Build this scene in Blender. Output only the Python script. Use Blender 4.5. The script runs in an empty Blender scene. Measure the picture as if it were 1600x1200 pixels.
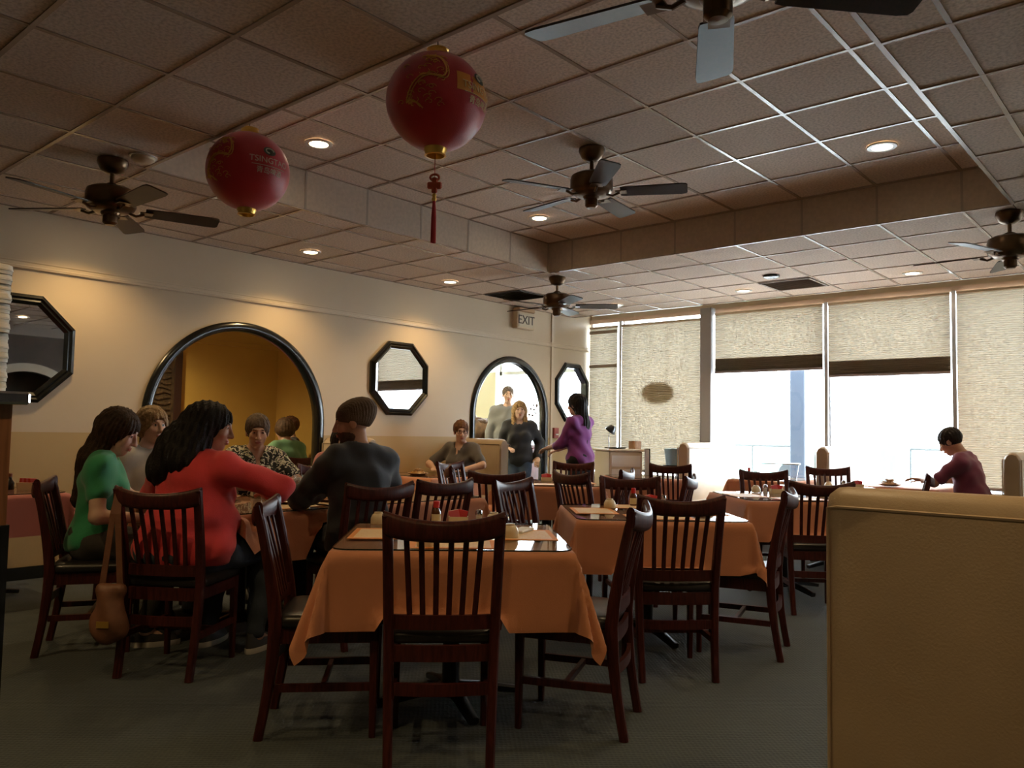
import bpy, bmesh, math, random
import numpy as np
from mathutils import Vector, Matrix
from mathutils.geometry import tessellate_polygon
random.seed(7); rng = np.random.default_rng(7)
S = bpy.context.scene; COL = S.collection
PI = math.pi; R = math.radians

# ------------------------------------------------------------------ camera, sky, exposure
HC = 1.23                                   # eye height of the seated photographer
YAW, PITCH, ROLL = R(-41.10), R(3.449), R(1.044)
cam_d = bpy.data.cameras.new('camera'); cam = bpy.data.objects.new('camera', cam_d); COL.objects.link(cam)
cam_d.sensor_width = 36; cam_d.lens = 36 * 1260 / 1600; cam_d.clip_start = 0.05; cam_d.clip_end = 300
_f = Vector((math.sin(YAW) * math.cos(PITCH), math.cos(YAW) * math.cos(PITCH), math.sin(PITCH)))
_r = Vector((math.cos(YAW), -math.sin(YAW), 0)); _u = _r.cross(_f)
_r2 = _r * math.cos(ROLL) + _u * math.sin(ROLL); _u2 = -_r * math.sin(ROLL) + _u * math.cos(ROLL)
_m = Matrix((_r2, _u2, -_f)).transposed().to_4x4(); _m.translation = (0, 0, HC)
cam.matrix_world = _m
S.camera = cam

W = bpy.data.worlds.new('world'); S.world = W; W.use_nodes = True
_bg = W.node_tree.nodes['Background']; _bg.inputs['Color'].default_value = (0.90, 0.96, 1.0, 1); _bg.inputs['Strength'].default_value = 8.5

S.view_settings.view_transform = 'Standard'; S.view_settings.look = 'None'
S.view_settings.gamma = 1.0; S.view_settings.use_curve_mapping = False
S.view_settings.exposure = 1.15

# ------------------------------------------------------------------ materials
MATS = {}
def mat(name, color, rough=0.6, metal=0.0, spec=0.5, noise=None, bump=None, emit=None, estr=0, coat=0, sheen=0, trans=0):
    """principled material; noise=(scale, amount[,colour2]) mottles the colour, bump=(scale,strength)"""
    if name in MATS: return MATS[name]
    m = bpy.data.materials.new(name); m.use_nodes = True; MATS[name] = m
    nt = m.node_tree; b = nt.nodes['Principled BSDF']
    c = (*color, 1)
    b.inputs['Base Color'].default_value = c; b.inputs['Roughness'].default_value = rough
    b.inputs['Metallic'].default_value = metal; b.inputs['Specular IOR Level'].default_value = spec
    b.inputs['Coat Weight'].default_value = coat; b.inputs['Coat Roughness'].default_value = 0.15
    b.inputs['Sheen Weight'].default_value = sheen; b.inputs['Transmission Weight'].default_value = trans
    if emit: b.inputs['Emission Color'].default_value = (*emit, 1); b.inputs['Emission Strength'].default_value = estr
    if noise or bump:
        tc = nt.nodes.new('ShaderNodeTexCoord')
    if noise:
        n = nt.nodes.new('ShaderNodeTexNoise'); n.inputs['Scale'].default_value = noise[0]; n.inputs['Detail'].default_value = 5
        nt.links.new(tc.outputs['Object'], n.inputs['Vector'])
        mx = nt.nodes.new('ShaderNodeMix'); mx.data_type = 'RGBA'
        c2 = (*noise[2], 1) if len(noise) > 2 else tuple(max(0, v * (1 - noise[1])) for v in color) + (1,)
        mx.inputs['A'].default_value = c; mx.inputs['B'].default_value = c2
        mr = nt.nodes.new('ShaderNodeMapRange'); mr.inputs[1].default_value = 0.35; mr.inputs[2].default_value = 0.65
        nt.links.new(n.outputs['Fac'], mr.inputs[0]); nt.links.new(mr.outputs[0], mx.inputs['Factor'])
        nt.links.new(mx.outputs['Result'], b.inputs['Base Color'])
    if bump:
        n2 = nt.nodes.new('ShaderNodeTexNoise'); n2.inputs['Scale'].default_value = bump[0]; n2.inputs['Detail'].default_value = 4
        nt.links.new(tc.outputs['Object'], n2.inputs['Vector'])
        bp = nt.nodes.new('ShaderNodeBump'); bp.inputs['Strength'].default_value = bump[1]; bp.inputs['Distance'].default_value = 0.01
        nt.links.new(n2.outputs['Fac'], bp.inputs['Height']); nt.links.new(bp.outputs['Normal'], b.inputs['Normal'])
    return m

def nodes(name):
    m = bpy.data.materials.new(name); m.use_nodes = True; MATS[name] = m
    nt = m.node_tree; return m, nt, nt.nodes['Principled BSDF'], (lambda t: nt.nodes.new('ShaderNode' + t)), nt.links.new

def mat_wall():
    m, nt, b, N, L = nodes('painted_wall')
    tc = N('TexCoord'); sx = N('SeparateXYZ'); L(tc.outputs['Object'], sx.inputs[0])
    st = N('Math'); st.operation = 'GREATER_THAN'; st.inputs[1].default_value = 1.165; L(sx.outputs['Z'], st.inputs[0])
    mx = N('Mix'); mx.data_type = 'RGBA'
    mx.inputs['A'].default_value = (0.56, 0.40, 0.19, 1); mx.inputs['B'].default_value = (0.66, 0.55, 0.40, 1)
    L(st.outputs[0], mx.inputs['Factor'])
    n = N('TexNoise'); n.inputs['Scale'].default_value = 1.3; n.inputs['Detail'].default_value = 6; L(tc.outputs['Object'], n.inputs['Vector'])
    m2 = N('Mix'); m2.data_type = 'RGBA'; m2.blend_type = 'MULTIPLY'; m2.inputs['B'].default_value = (0.90, 0.88, 0.84, 1)
    L(n.outputs['Fac'], m2.inputs['Factor']); L(mx.outputs['Result'], m2.inputs['A']); L(m2.outputs['Result'], b.inputs['Base Color'])
    b.inputs['Roughness'].default_value = 0.55
    n2 = N('TexNoise'); n2.inputs['Scale'].default_value = 90; L(tc.outputs['Object'], n2.inputs['Vector'])
    bp = N('Bump'); bp.inputs['Strength'].default_value = 0.08; L(n2.outputs['Fac'], bp.inputs['Height']); L(bp.outputs['Normal'], b.inputs['Normal'])
    return m
def mat_carpet():
    m, nt, b, N, L = nodes('carpet')
    tc = N('TexCoord'); mp = N('Mapping'); mp.inputs['Rotation'].default_value = (0, 0, R(45)); L(tc.outputs['Object'], mp.inputs[0])
    ch = N('TexVoronoi'); ch.inputs['Scale'].default_value = 55; ch.inputs['Randomness'].default_value = 0.25; L(mp.outputs[0], ch.inputs['Vector'])
    n = N('TexNoise'); n.inputs['Scale'].default_value = 3; n.inputs['Detail'].default_value = 8; L(tc.outputs['Object'], n.inputs['Vector'])
    cr = N('ValToRGB'); cr.color_ramp.elements[0].color = (0.020, 0.036, 0.042, 1); cr.color_ramp.elements[1].color = (0.058, 0.074, 0.070, 1)
    cr.color_ramp.elements[0].position = 0.05; cr.color_ramp.elements[1].position = 0.75
    L(ch.outputs['Distance'], cr.inputs['Fac'])
    mx = N('Mix'); mx.data_type = 'RGBA'; mx.blend_type = 'MULTIPLY'; mx.inputs['B'].default_value = (0.6, 0.6, 0.6, 1)
    L(n.outputs['Fac'], mx.inputs['Factor']); L(cr.outputs['Color'], mx.inputs['A']); L(mx.outputs['Result'], b.inputs['Base Color'])
    b.inputs['Roughness'].default_value = 0.9; b.inputs['Sheen Weight'].default_value = 0.15
    bp = N('Bump'); bp.inputs['Strength'].default_value = 0.6; bp.inputs['Distance'].default_value = 0.004
    L(ch.outputs['Distance'], bp.inputs['Height']); L(bp.outputs['Normal'], b.inputs['Normal'])
    return m
def mat_tile():
    m, nt, b, N, L = nodes('acoustic_tile')
    tc = N('TexCoord'); n = N('TexNoise'); n.inputs['Scale'].default_value = 60; n.inputs['Detail'].default_value = 3; L(tc.outputs['Object'], n.inputs['Vector'])
    oi = N('ObjectInfo')
    cr = N('ValToRGB'); cr.color_ramp.elements[0].color = (0.52, 0.415, 0.335, 1); cr.color_ramp.elements[1].color = (0.76, 0.625, 0.52, 1)
    cr.color_ramp.elements[0].position = 0.3; cr.color_ramp.elements[1].position = 0.6; L(n.outputs['Fac'], cr.inputs['Fac'])
    mr = N('MapRange'); mr.inputs[3].default_value = 0.90; mr.inputs[4].default_value = 1.05; L(oi.outputs['Random'], mr.inputs[0])
    mx = N('VectorMath'); mx.operation = 'SCALE'; L(cr.outputs['Color'], mx.inputs[0]); L(mr.outputs[0], mx.inputs['Scale'])
    L(mx.outputs[0], b.inputs['Base Color']); b.inputs['Roughness'].default_value = 0.85
    bp = N('Bump'); bp.inputs['Strength'].default_value = 0.5; bp.inputs['Distance'].default_value = 0.003
    L(n.outputs['Fac'], bp.inputs['Height']); L(bp.outputs['Normal'], b.inputs['Normal'])
    return m
def mat_wood(name, c1, c2, rough=0.28, scale=6, coat=0.3):
    m, nt, b, N, L = nodes(name)
    tc = N('TexCoord'); mp = N('Mapping'); mp.inputs['Scale'].default_value = (scale * 3, scale * 3, scale * .35); L(tc.outputs['Object'], mp.inputs[0])
    n = N('TexNoise'); n.inputs['Scale'].default_value = 3; n.inputs['Detail'].default_value = 6; n.inputs['Distortion'].default_value = 1.2; L(mp.outputs[0], n.inputs['Vector'])
    cr = N('ValToRGB'); cr.color_ramp.elements[0].color = (*c1, 1); cr.color_ramp.elements[1].color = (*c2, 1)
    cr.color_ramp.elements[0].position = 0.35; cr.color_ramp.elements[1].position = 0.7
    L(n.outputs['Fac'], cr.inputs['Fac']); L(cr.outputs['Color'], b.inputs['Base Color'])
    b.inputs['Roughness'].default_value = rough; b.inputs['Coat Weight'].default_value = coat; b.inputs['Coat Roughness'].default_value = 0.2
    return m
def mat_pane(name, tint=(0.95, 0.98, 1.0), gloss=0.08):
    m, nt, b, N, L = nodes(name); nt.nodes.remove(b)
    out = nt.nodes['Material Output']; t = N('BsdfTransparent'); t.inputs[0].default_value = (*tint, 1)
    g = N('BsdfGlossy'); g.inputs['Roughness'].default_value = 0.02; mx = N('MixShader')
    fr = N('Fresnel'); fr.inputs[0].default_value = 1.35; mm = N('Math'); mm.operation = 'MULTIPLY_ADD'; mm.inputs[1].default_value = 0.7; mm.inputs[2].default_value = gloss * .3
    ge = N('NewGeometry'); iv = N('Math'); iv.operation = 'SUBTRACT'; iv.inputs[0].default_value = 1; L(ge.outputs['Backfacing'], iv.inputs[1]); pr = N('Math'); pr.operation = 'MULTIPLY'
    L(fr.outputs[0], mm.inputs[0]); L(mm.outputs[0], pr.inputs[0]); L(iv.outputs[0], pr.inputs[1]); L(pr.outputs[0], mx.inputs[0]); L(t.outputs[0], mx.inputs[1]); L(g.outputs[0], mx.inputs[2]); L(mx.outputs[0], out.inputs[0])
    return m
def mat_blind():
    m, nt, b, N, L = nodes('pleated_fabric'); nt.nodes.remove(b)
    out = nt.nodes['Material Output']; tc = N('TexCoord')
    n = N('TexNoise'); n.inputs['Scale'].default_value = 5; n.inputs['Detail'].default_value = 5; L(tc.outputs['Object'], n.inputs['Vector'])
    cr = N('ValToRGB'); cr.color_ramp.elements[0].color = (0.62, 0.54, 0.42, 1); cr.color_ramp.elements[1].color = (0.72, 0.64, 0.51, 1); L(n.outputs['Fac'], cr.inputs['Fac'])
    t = N('BsdfTranslucent'); d = N('BsdfDiffuse'); mx = N('MixShader'); mx.inputs[0].default_value = 0.72
    L(cr.outputs[0], d.inputs[0])
    sc = N('VectorMath'); sc.operation = 'SCALE'; sc.inputs['Scale'].default_value = BLIND_T; L(cr.outputs[0], sc.inputs[0]); L(sc.outputs[0], t.inputs[0])
    L(t.outputs[0], mx.inputs[1]); L(d.outputs[0], mx.inputs[2]); L(mx.outputs[0], out.inputs[0])
    return m
BLIND_T = 0.31
def mat_placemat():
    m, nt, b, N, L = nodes('printed_placemat')
    tc = N('TexCoord'); mp = N('Mapping'); mp.inputs['Location'].default_value = (-.5, -.5, 0); L(tc.outputs['Generated'], mp.inputs[0])
    sx = N('SeparateXYZ'); L(mp.outputs[0], sx.inputs[0])
    a = N('Math'); a.operation = 'ABSOLUTE'; L(sx.outputs[0], a.inputs[0]); c = N('Math'); c.operation = 'ABSOLUTE'; L(sx.outputs[1], c.inputs[0])
    mxx = N('Math'); mxx.operation = 'MAXIMUM'; L(a.outputs[0], mxx.inputs[0]); L(c.outputs[0], mxx.inputs[1])
    st = N('Math'); st.operation = 'GREATER_THAN'; st.inputs[1].default_value = 0.41; L(mxx.outputs[0], st.inputs[0])
    br = N('TexBrick'); br.inputs['Scale'].default_value = 14; br.inputs['Color1'].default_value = (0.78, 0.60, 0.34, 1); br.inputs['Color2'].default_value = (0.70, 0.44, 0.2, 1); br.inputs['Mortar'].default_value = (0.82, 0.66, 0.42, 1)
    L(tc.outputs['Generated'], br.inputs['Vector'])
    mx = N('Mix'); mx.data_type = 'RGBA'; mx.inputs['B'].default_value = (0.72, 0.27, 0.05, 1); L(st.outputs[0], mx.inputs['Factor']); L(br.outputs['Color'], mx.inputs['A'])
    L(mx.outputs['Result'], b.inputs['Base Color']); b.inputs['Roughness'].default_value = 0.6
    return m
def mat_floral():
    m, nt, b, N, L = nodes('floral_print')
    tc = N('TexCoord'); v = N('TexNoise'); v.inputs['Scale'].default_value = 22; v.inputs['Detail'].default_value = 2; v.inputs['Distortion'].default_value = 2.0; L(tc.outputs['Object'], v.inputs['Vector'])
    cr = N('ValToRGB'); cr.color_ramp.interpolation = 'CONSTANT'; e = cr.color_ramp.elements
    e[0].color = (0.012, 0.014, 0.013, 1); e[1].position = 0.52; e[1].color = (0.75, 0.70, 0.58, 1)
    e2 = e.new(0.60); e2.color = (0.10, 0.20, 0.06, 1); e3 = e.new(0.66); e3.color = (0.72, 0.68, 0.55, 1)
    L(v.outputs['Fac'], cr.inputs['Fac']); L(cr.outputs['Color'], b.inputs['Base Color']); b.inputs['Roughness'].default_value = 0.8
    return m
def mat_mirror():
    return mat('mirror_glass', (0.86, 0.88, 0.90), 0.015, 1.0)
def mat_glasstop():
    m, nt, b, N, L = nodes('table_glass'); nt.nodes.remove(b)
    out = nt.nodes['Material Output']; t = N('BsdfTransparent'); t.inputs[0].default_value = (0.90, 0.93, 0.90, 1)
    g = N('BsdfGlossy'); g.inputs['Roughness'].default_value = 0.03; mx = N('MixShader'); fr = N('Fresnel'); fr.inputs[0].default_value = 1.52
    ge = N('NewGeometry'); iv = N('Math'); iv.operation = 'SUBTRACT'; iv.inputs[0].default_value = 1; L(ge.outputs['Backfacing'], iv.inputs[1]); pr = N('Math'); pr.operation = 'MULTIPLY'; L(fr.outputs[0], pr.inputs[0]); L(iv.outputs[0], pr.inputs[1])
    L(pr.outputs[0], mx.inputs[0]); L(t.outputs[0], mx.inputs[1]); L(g.outputs[0], mx.inputs[2]); L(mx.outputs[0], out.inputs[0])
    return m

M_WALL = mat_wall(); M_CARPET = mat_carpet(); M_TILE = mat_tile(); M_BLIND = mat_blind()
M_CHAIR = mat_wood('mahogany', (0.034, 0.0065, 0.006), (0.080, 0.016, 0.011), 0.42, coat=.06); M_CHAIR.node_tree.nodes['Principled BSDF'].inputs['Specular IOR Level'].default_value = .25
M_FAN = mat_wood('fan_walnut', (0.020, 0.010, 0.008), (0.040, 0.018, 0.012), 0.42, coat=.05)
M_PANE = mat_pane('window_pane'); M_GTOP = mat_glasstop(); M_MIRROR = mat_mirror(); M_MATP = mat_placemat()
M_VINYL = mat('black_vinyl', (0.018, 0.015, 0.014), 0.32, noise=(8, .4))
M_CLOTH = mat('terracotta_cloth', (0.55, 0.225, 0.115), 0.85, noise=(3, .12), bump=(260, .15), sheen=.2)
M_PINK = mat('dusty_pink_cloth', (0.50, 0.17, 0.15), 0.85, noise=(3, .12), bump=(260, .15), sheen=.2)
M_BLACKMETAL = mat('black_iron', (0.02, 0.02, 0.022), 0.35, 0.6)
M_GRID = mat('tan_grid', (0.40, 0.315, 0.25), 0.24, 0.0, 0.7)
M_TRIM = mat('cream_trim', (0.66, 0.55, 0.40), 0.4)
M_BLACKTRIM = mat('black_lacquer', (0.010, 0.012, 0.014), 0.22, coat=.4)
M_BRASS = mat('antique_brass', (0.16, 0.10, 0.055), 0.32, 0.85, noise=(12, .3))
M_BOOTH = mat('cream_vinyl', (0.46, 0.35, 0.23), 0.42, noise=(4, .10), bump=(120, .12))
M_ALU = mat('aluminium', (0.62, 0.62, 0.64), 0.3, 0.7)
M_POST = mat('grey_post_paint', (0.36, 0.34, 0.34), 0.5)
M_CREAM = mat('cream_ceramic', (0.72, 0.60, 0.38), 0.25)
M_WHITE = mat('white_ceramic', (0.80, 0.80, 0.78), 0.22)
M_PAPER = mat('white_paper', (0.82, 0.81, 0.78), 0.7)
M_GOLD = mat('gold_foil', (0.75, 0.46, 0.10), 0.28, 0.8)
M_REDL = mat('red_lantern_silk', (0.48, 0.012, 0.02), 0.45, noise=(5, .15), bump=(150, .1), sheen=.3)
M_CHROME = mat('chrome', (0.7, 0.72, 0.75), 0.12, 1.0)
M_FOAM = mat('white_foam', (0.78, 0.74, 0.66), 0.6)

# ------------------------------------------------------------------ mesh helpers
class MB:
    """collects polygons; build() links them as one mesh object"""
    def __init__(s): s.v = []; s.f = []; s.mi = []; s.cur = 0
    def add(s, vs, fs, M=None):
        o = len(s.v); s.v += [tuple(M @ Vector(p)) if M else tuple(p) for p in vs]
        s.f += [tuple(i + o for i in f) for f in fs]; s.mi += [s.cur] * len(fs); return s
    def box(s, x0, x1, y0, y1, z0, z1, M=None):
        v = [(x, y, z) for z in (z0, z1) for y in (y0, y1) for x in (x0, x1)]
        return s.add(v, [(0, 2, 3, 1), (4, 5, 7, 6), (0, 1, 5, 4), (2, 6, 7, 3), (0, 4, 6, 2), (1, 3, 7, 5)], M)
    def bbox(s, x0, x1, y0, y1, z0, z1, b=.006, M=None):
        """box with chamfered edges"""
        ring = lambda X0, X1, Y0, Y1, z, c: [(X0 + c, Y0, z), (X1 - c, Y0, z), (X1, Y0 + c, z), (X1, Y1 - c, z), (X1 - c, Y1, z), (X0 + c, Y1, z), (X0, Y1 - c, z), (X0, Y0 + c, z)]
        rs = [ring(x0 + b, x1 - b, y0 + b, y1 - b, z0, b * .4), ring(x0, x1, y0, y1, z0 + b, b), ring(x0, x1, y0, y1, z1 - b, b), ring(x0 + b, x1 - b, y0 + b, y1 - b, z1, b * .4)]
        return s.loft(rs, True, True, M)
    def loft(s, rings, cap0=True, cap1=True, M=None, closed=True):
        n = len(rings[0]); vs = [p for r in rings for p in r]; fs = []
        for i in range(len(rings) - 1):
            for j in range(n if closed else n - 1):
                k = (j + 1) % n; fs.append((i * n + j, i * n + k, (i + 1) * n + k, (i + 1) * n + j))
        if cap0: fs.append(tuple(reversed(range(n))))
        if cap1: fs.append(tuple(range((len(rings) - 1) * n, len(rings) * n)))
        return s.add(vs, fs, M)
    def lathe(s, prof, n=20, M=None, cap=True):
        """prof: list of (radius, z)"""
        rs = [[(r * math.cos(2 * PI * k / n), r * math.sin(2 * PI * k / n), z) for k in range(n)] for r, z in prof]
        return s.loft(rs, cap, cap, M)
    def tube(s, pts, rad, n=8, M=None, rect=None, up=None):
        """sweep a circle (or rectangle w,h) along points; rad scalar or list"""
        pts = [Vector(p) for p in pts]; rs = []; prev = None
        for i, p in enumerate(pts):
            t = (pts[min(i + 1, len(pts) - 1)] - pts[max(i - 1, 0)]).normalized()
            a = Vector(up) if up else (prev if prev else (Vector((0, 0, 1)) if abs(t.z) < .9 else Vector((0, 1, 0))))
            x = a.cross(t).normalized(); y = t.cross(x).normalized(); prev = y
            r = rad[i] if isinstance(rad, (list, tuple)) else rad
            if rect:
                w, h = rect[i] if isinstance(rect, list) else rect
                c = .18
                rs.append([p + x * (w * a_) + y * (h * b_) for a_, b_ in ((-.5, -.5 + c), (-.5 + c, -.5), (.5 - c, -.5), (.5, -.5 + c), (.5, .5 - c), (.5 - c, .5), (-.5 + c, .5), (-.5, .5 - c))])
            else:
                rs.append([p + x * (r * math.cos(2 * PI * k / n)) + y * (r * math.sin(2 * PI * k / n)) for k in range(n)])
        return s.loft(rs, True, True, M)
    def poly(s, pts, th, axis='z', M=None):
        """extrude polygon pts (2D) with thickness th along axis"""
        n = len(pts)
        f = {'z': lambda a, b, c: (a, b, c), 'x': lambda a, b, c: (c, a, b), 'y': lambda a, b, c: (a, c, b)}[axis]
        v = [f(a, b, 0) for a, b in pts] + [f(a, b, th) for a, b in pts]
        fs = [tuple(reversed(range(n))), tuple(range(n, 2 * n))] + [(i, (i + 1) % n, n + (i + 1) % n, n + i) for i in range(n)]
        return s.add(v, fs, M)
    def build(s, name, material=None, parent=None, smooth=False, M=None, angle=40):
        me = bpy.data.meshes.new(name); me.from_pydata(s.v, [], s.f)
        for mm in (material if isinstance(material, (list, tuple)) else [material]):
            if mm: me.materials.append(mm)
        if any(s.mi): me.polygons.foreach_set('material_index', s.mi)
        bm = bmesh.new(); bm.from_mesh(me); bmesh.ops.recalc_face_normals(bm, faces=bm.faces); bm.to_mesh(me); bm.free()
        if smooth:
            me.polygons.foreach_set('use_smooth', [True] * len(me.polygons)); me.set_sharp_from_angle(angle=R(angle))
        return link(name, me, parent, M)
def link(name, me, parent=None, M=None):
    o = bpy.data.objects.new(name, me); COL.objects.link(o)
    if parent: o.parent = parent
    if M is not None: o.matrix_local = M
    return o
def tag(o, label=None, cat=None, group=None, kind=None):
    if label: o['label'] = label
    if cat: o['category'] = cat
    if group: o['group'] = group
    if kind: o['kind'] = kind
    return o
def thing(name, label, cat, loc=(0, 0, 0), rz=0, group=None):
    o = bpy.data.objects.new(name, None); COL.objects.link(o); o.empty_display_size = .1
    o.location = loc; o.rotation_euler = (0, 0, rz); return tag(o, label, cat, group)
def copy_tree(o, parent=None):
    c = o.copy(); COL.objects.link(c)
    if parent: c.parent = parent
    for ch in list(o.children): copy_tree(ch, c)
    return c
def T(x=0, y=0, z=0, rx=0, ry=0, rz=0):
    return Matrix.Translation((x, y, z)) @ Matrix.Rotation(rz, 4, 'Z') @ Matrix.Rotation(ry, 4, 'Y') @ Matrix.Rotation(rx, 4, 'X')
def arc(cx, cy, r, a0, a1, n): return [(cx + r * math.cos(R(a0 + (a1 - a0) * i / n)), cy + r * math.sin(R(a0 + (a1 - a0) * i / n))) for i in range(n + 1)]
def rrect(w, d, r, n=5):
    p = []
    for cx, cy, a in ((w / 2 - r, d / 2 - r, 0), (-w / 2 + r, d / 2 - r, 90), (-w / 2 + r, -d / 2 + r, 180), (w / 2 - r, -d / 2 + r, 270)): p += arc(cx, cy, r, a, a + 90, n)
    return p
def text_mesh(body, size, extrude=.002):
    cu = bpy.data.curves.new('lettering', 'FONT'); cu.body = body; cu.size = size; cu.extrude = extrude; cu.align_x = 'CENTER'; cu.align_y = 'CENTER'
    o = bpy.data.objects.new('lettering', cu); COL.objects.link(o)
    dg = bpy.context.evaluated_depsgraph_get(); me = bpy.data.meshes.new_from_object(o.evaluated_get(dg))
    bpy.data.objects.remove(o); bpy.data.curves.remove(cu); me.materials.clear(); return me

# ------------------------------------------------------------------ the room shell
WX, WY = -7.14, 10.0            # left wall plane, window plane
XR, YB = 3.2, -3.2              # right and back walls (behind the photographer)
CE, CC = 2.947, 3.256           # low ceiling and raised ceiling heights
CX0, CX1, CY0, CY1 = -5.34, -1.068, 2.37, 6.696   # raised bay
YE = 9.55                       # low ceiling stops short of the windows

fl = MB().box(-13.5, XR, YB, WY + .1, -.12, 0).build('floor', M_CARPET); tag(fl, 'dark green patterned carpet over the whole dining room', 'floor', kind='structure')

def wall_poly(name, outer, holes, x0, x1, material, label):
    """wall slab in the YZ plane between x0 and x1 from 2D loops"""
    loops = [outer] + holes; flat = [p for l in loops for p in l]
    tris = tessellate_polygon([[Vector((a, b, 0)) for a, b in l] for l in loops])
    n = len(flat); v = [(x0, a, b) for a, b in flat] + [(x1, a, b) for a, b in flat]
    f = [tuple(t) for t in tris] + [tuple(i + n for i in reversed(t)) for t in tris]; o = 0
    for l in loops:
        k = len(l)
        for i in range(k): f.append((o + i, o + (i + 1) % k, n + o + (i + 1) % k, n + o + i))
        o += k
    w = MB().add(v, f).build(name, material); return tag(w, label, 'wall', kind='structure')
A1 = (4.18, 1.286, .885); A2 = (8.17, 1.466, .705)       # centre y, spring height, opening radius
OC = (9.52, 1.835)                                        # octagonal window centre
def octo(cy, cz, w, h, k=.29): 
    a, b = w / 2, h / 2; cx, cb = w * k, h * k
    return [(cy - a, cz - b + cb), (cy - a + cx, cz - b), (cy + a - cx, cz - b), (cy + a, cz - b + cb), (cy + a, cz + b - cb), (cy + a - cx, cz + b), (cy - a + cx, cz + b), (cy - a, cz + b - cb)]
outer = [(YB, 0)]
for (cy, zs, r) in (A1, A2): outer += [(cy - r, 0)] + arc(cy, zs, r, 180, 0, 28) + [(cy + r, 0)]
outer += [(WY, 0), (WY, 3.3), (YB, 3.3)]
wall_left = wall_poly('wall_left', outer, [list(reversed(octo(OC[0], OC[1], .66, .72)))], WX, WX - .07, M_WALL, 'cream side wall with two arched openings and an ochre lower band')
def arch_trim(name, A, label, tw=.085):
    cy, zs, r = A
    t = thing(name, label, 'arch trim', (0, 0, 0)); tag(t, kind='structure')
    sec = []                                                # profile: (offset outward, x)
    inner = [(cy - r, 0)] + arc(cy, zs, r, 180, 0, 40) + [(cy + r, 0)]
    nrm = [(-1, 0)] + [(math.cos(R(180 - 180 * i / 40)), math.sin(R(180 - 180 * i / 40))) for i in range(41)] + [(1, 0)]
    prof = [(-.004, WX - .075), (-.004, WX + .018), (.012, WX + .032), (tw - .02, WX + .032), (tw - .008, WX + .02), (tw, WX + .014), (tw, WX - .001)]
    MB().loft([[(x, p[0] + q[0] * o, p[1] + q[1] * o) for o, x in prof] for p, q in zip(inner, nrm)], False, False, closed=False).build('arch_casing', M_BLACKTRIM, t, True, angle=50)
    return t
arch_trim('trim_1', A1, 'wide black lacquered arch casing around the opening to the yellow room')
arch_trim('trim_2', A2, 'narrower black lacquered arch casing around the bright entrance')
# picture rail and vertical strip
tr = MB().loft([[(WX, y, 2.462), (WX + .022, y, 2.468), (WX + .026, y, 2.485), (WX + .014, y, 2.492), (WX + .014, y, 2.515), (WX + .020, y, 2.522), (WX + .020, y, 2.532), (WX, y, 2.535)] for y in (YB, WY)]).build('trim_3', M_TRIM)
tag(tr, 'cream picture rail running along the upper side wall', 'trim', kind='structure')
tag(MB().box(WX, WX + .018, 9.015, 9.06, 0, CE).build('trim_4', M_TRIM), 'narrow vertical cream strip beside the octagonal window', 'trim', kind='structure')
tag(MB().box(WX, WX + .015, YB, A1[0] - A1[2] - .09, 0, .10).build('baseboard_left', M_BLACKTRIM), 'dark baseboard along the side wall', 'baseboard', kind='structure')
# octagonal window (thick dark frame, clear pane)
oct_t = thing('window_9', 'octagonal interior window with thick dark frame beside the entrance arch', 'window'); tag(oct_t, kind='structure')
o_in, o_out = octo(*OC, .65, .71), octo(*OC, .80, .87)
MB().loft([[(WX - .07, *p) for p in o_in], [(WX + .02, *p) for p in o_in], [(WX + .04, *p) for p in octo(*OC, .68, .74)], [(WX + .04, *p) for p in octo(*OC, .76, .83)], [(WX + .0, *p) for p in o_out]], False, False).build('window_frame', M_BLACKTRIM, oct_t)
MB().poly(o_in, .006, 'x', T(WX - .06)).build('pane', M_PANE, oct_t)


# right and back walls with an arch niche (seen only in the mirrors)
wr = wall_poly('wall_right', [(YB, 0), (4.6, 0)] + arc(5.6, 1.25, 1.0, 180, 0, 24) + [(6.6, 0), (WY + .1, 0), (WY + .1, 3.3), (YB, 3.3)], [], XR, XR + .2, mat('dark_panelling', (.10, .065, .04), .5, noise=(3, .3)), 'dark panelled wall opposite the arches')
tag(MB().box(-7.34, XR + .2, YB - .2, YB, 0, 3.3).build('wall_back', M_WALL), 'cream wall behind the seated photographer', 'wall', kind='structure')
tag(MB().loft([[(XR, 5.6 + r_ * math.cos(R(a)), 1.25 + r_ * math.sin(R(a))) for r_ in (1.0,)] + [(XR - .03, 5.6 + 1.0 * math.cos(R(a)), 1.25 + 1.0 * math.sin(R(a))), (XR - .03, 5.6 + 1.16 * math.cos(R(a)), 1.25 + 1.16 * math.sin(R(a))), (XR, 5.6 + 1.16 * math.cos(R(a)), 1.25 + 1.16 * math.sin(R(a)))] for a in range(0, 181, 6)]).build('trim_9', M_TRIM), 'cream arch band on the dark wall opposite', 'trim', kind='structure')
tag(MB().box(XR + 1.2, XR + 1.3, 3.5, 7.5, -.1, 3.1).box(XR + .2, XR + 1.3, 3.4, 3.5, -.1, 3.1).box(XR + .2, XR + 1.3, 7.5, 7.6, -.1, 3.1).box(XR + .2, XR + 1.3, 3.4, 7.6, 3.0, 3.1).box(XR, XR + 1.3, 3.4, 7.6, -.12, -.005).build('wall_niche', MATS['dark_panelling']), 'wall of the passage behind the far arch', 'wall', kind='structure')

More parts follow.
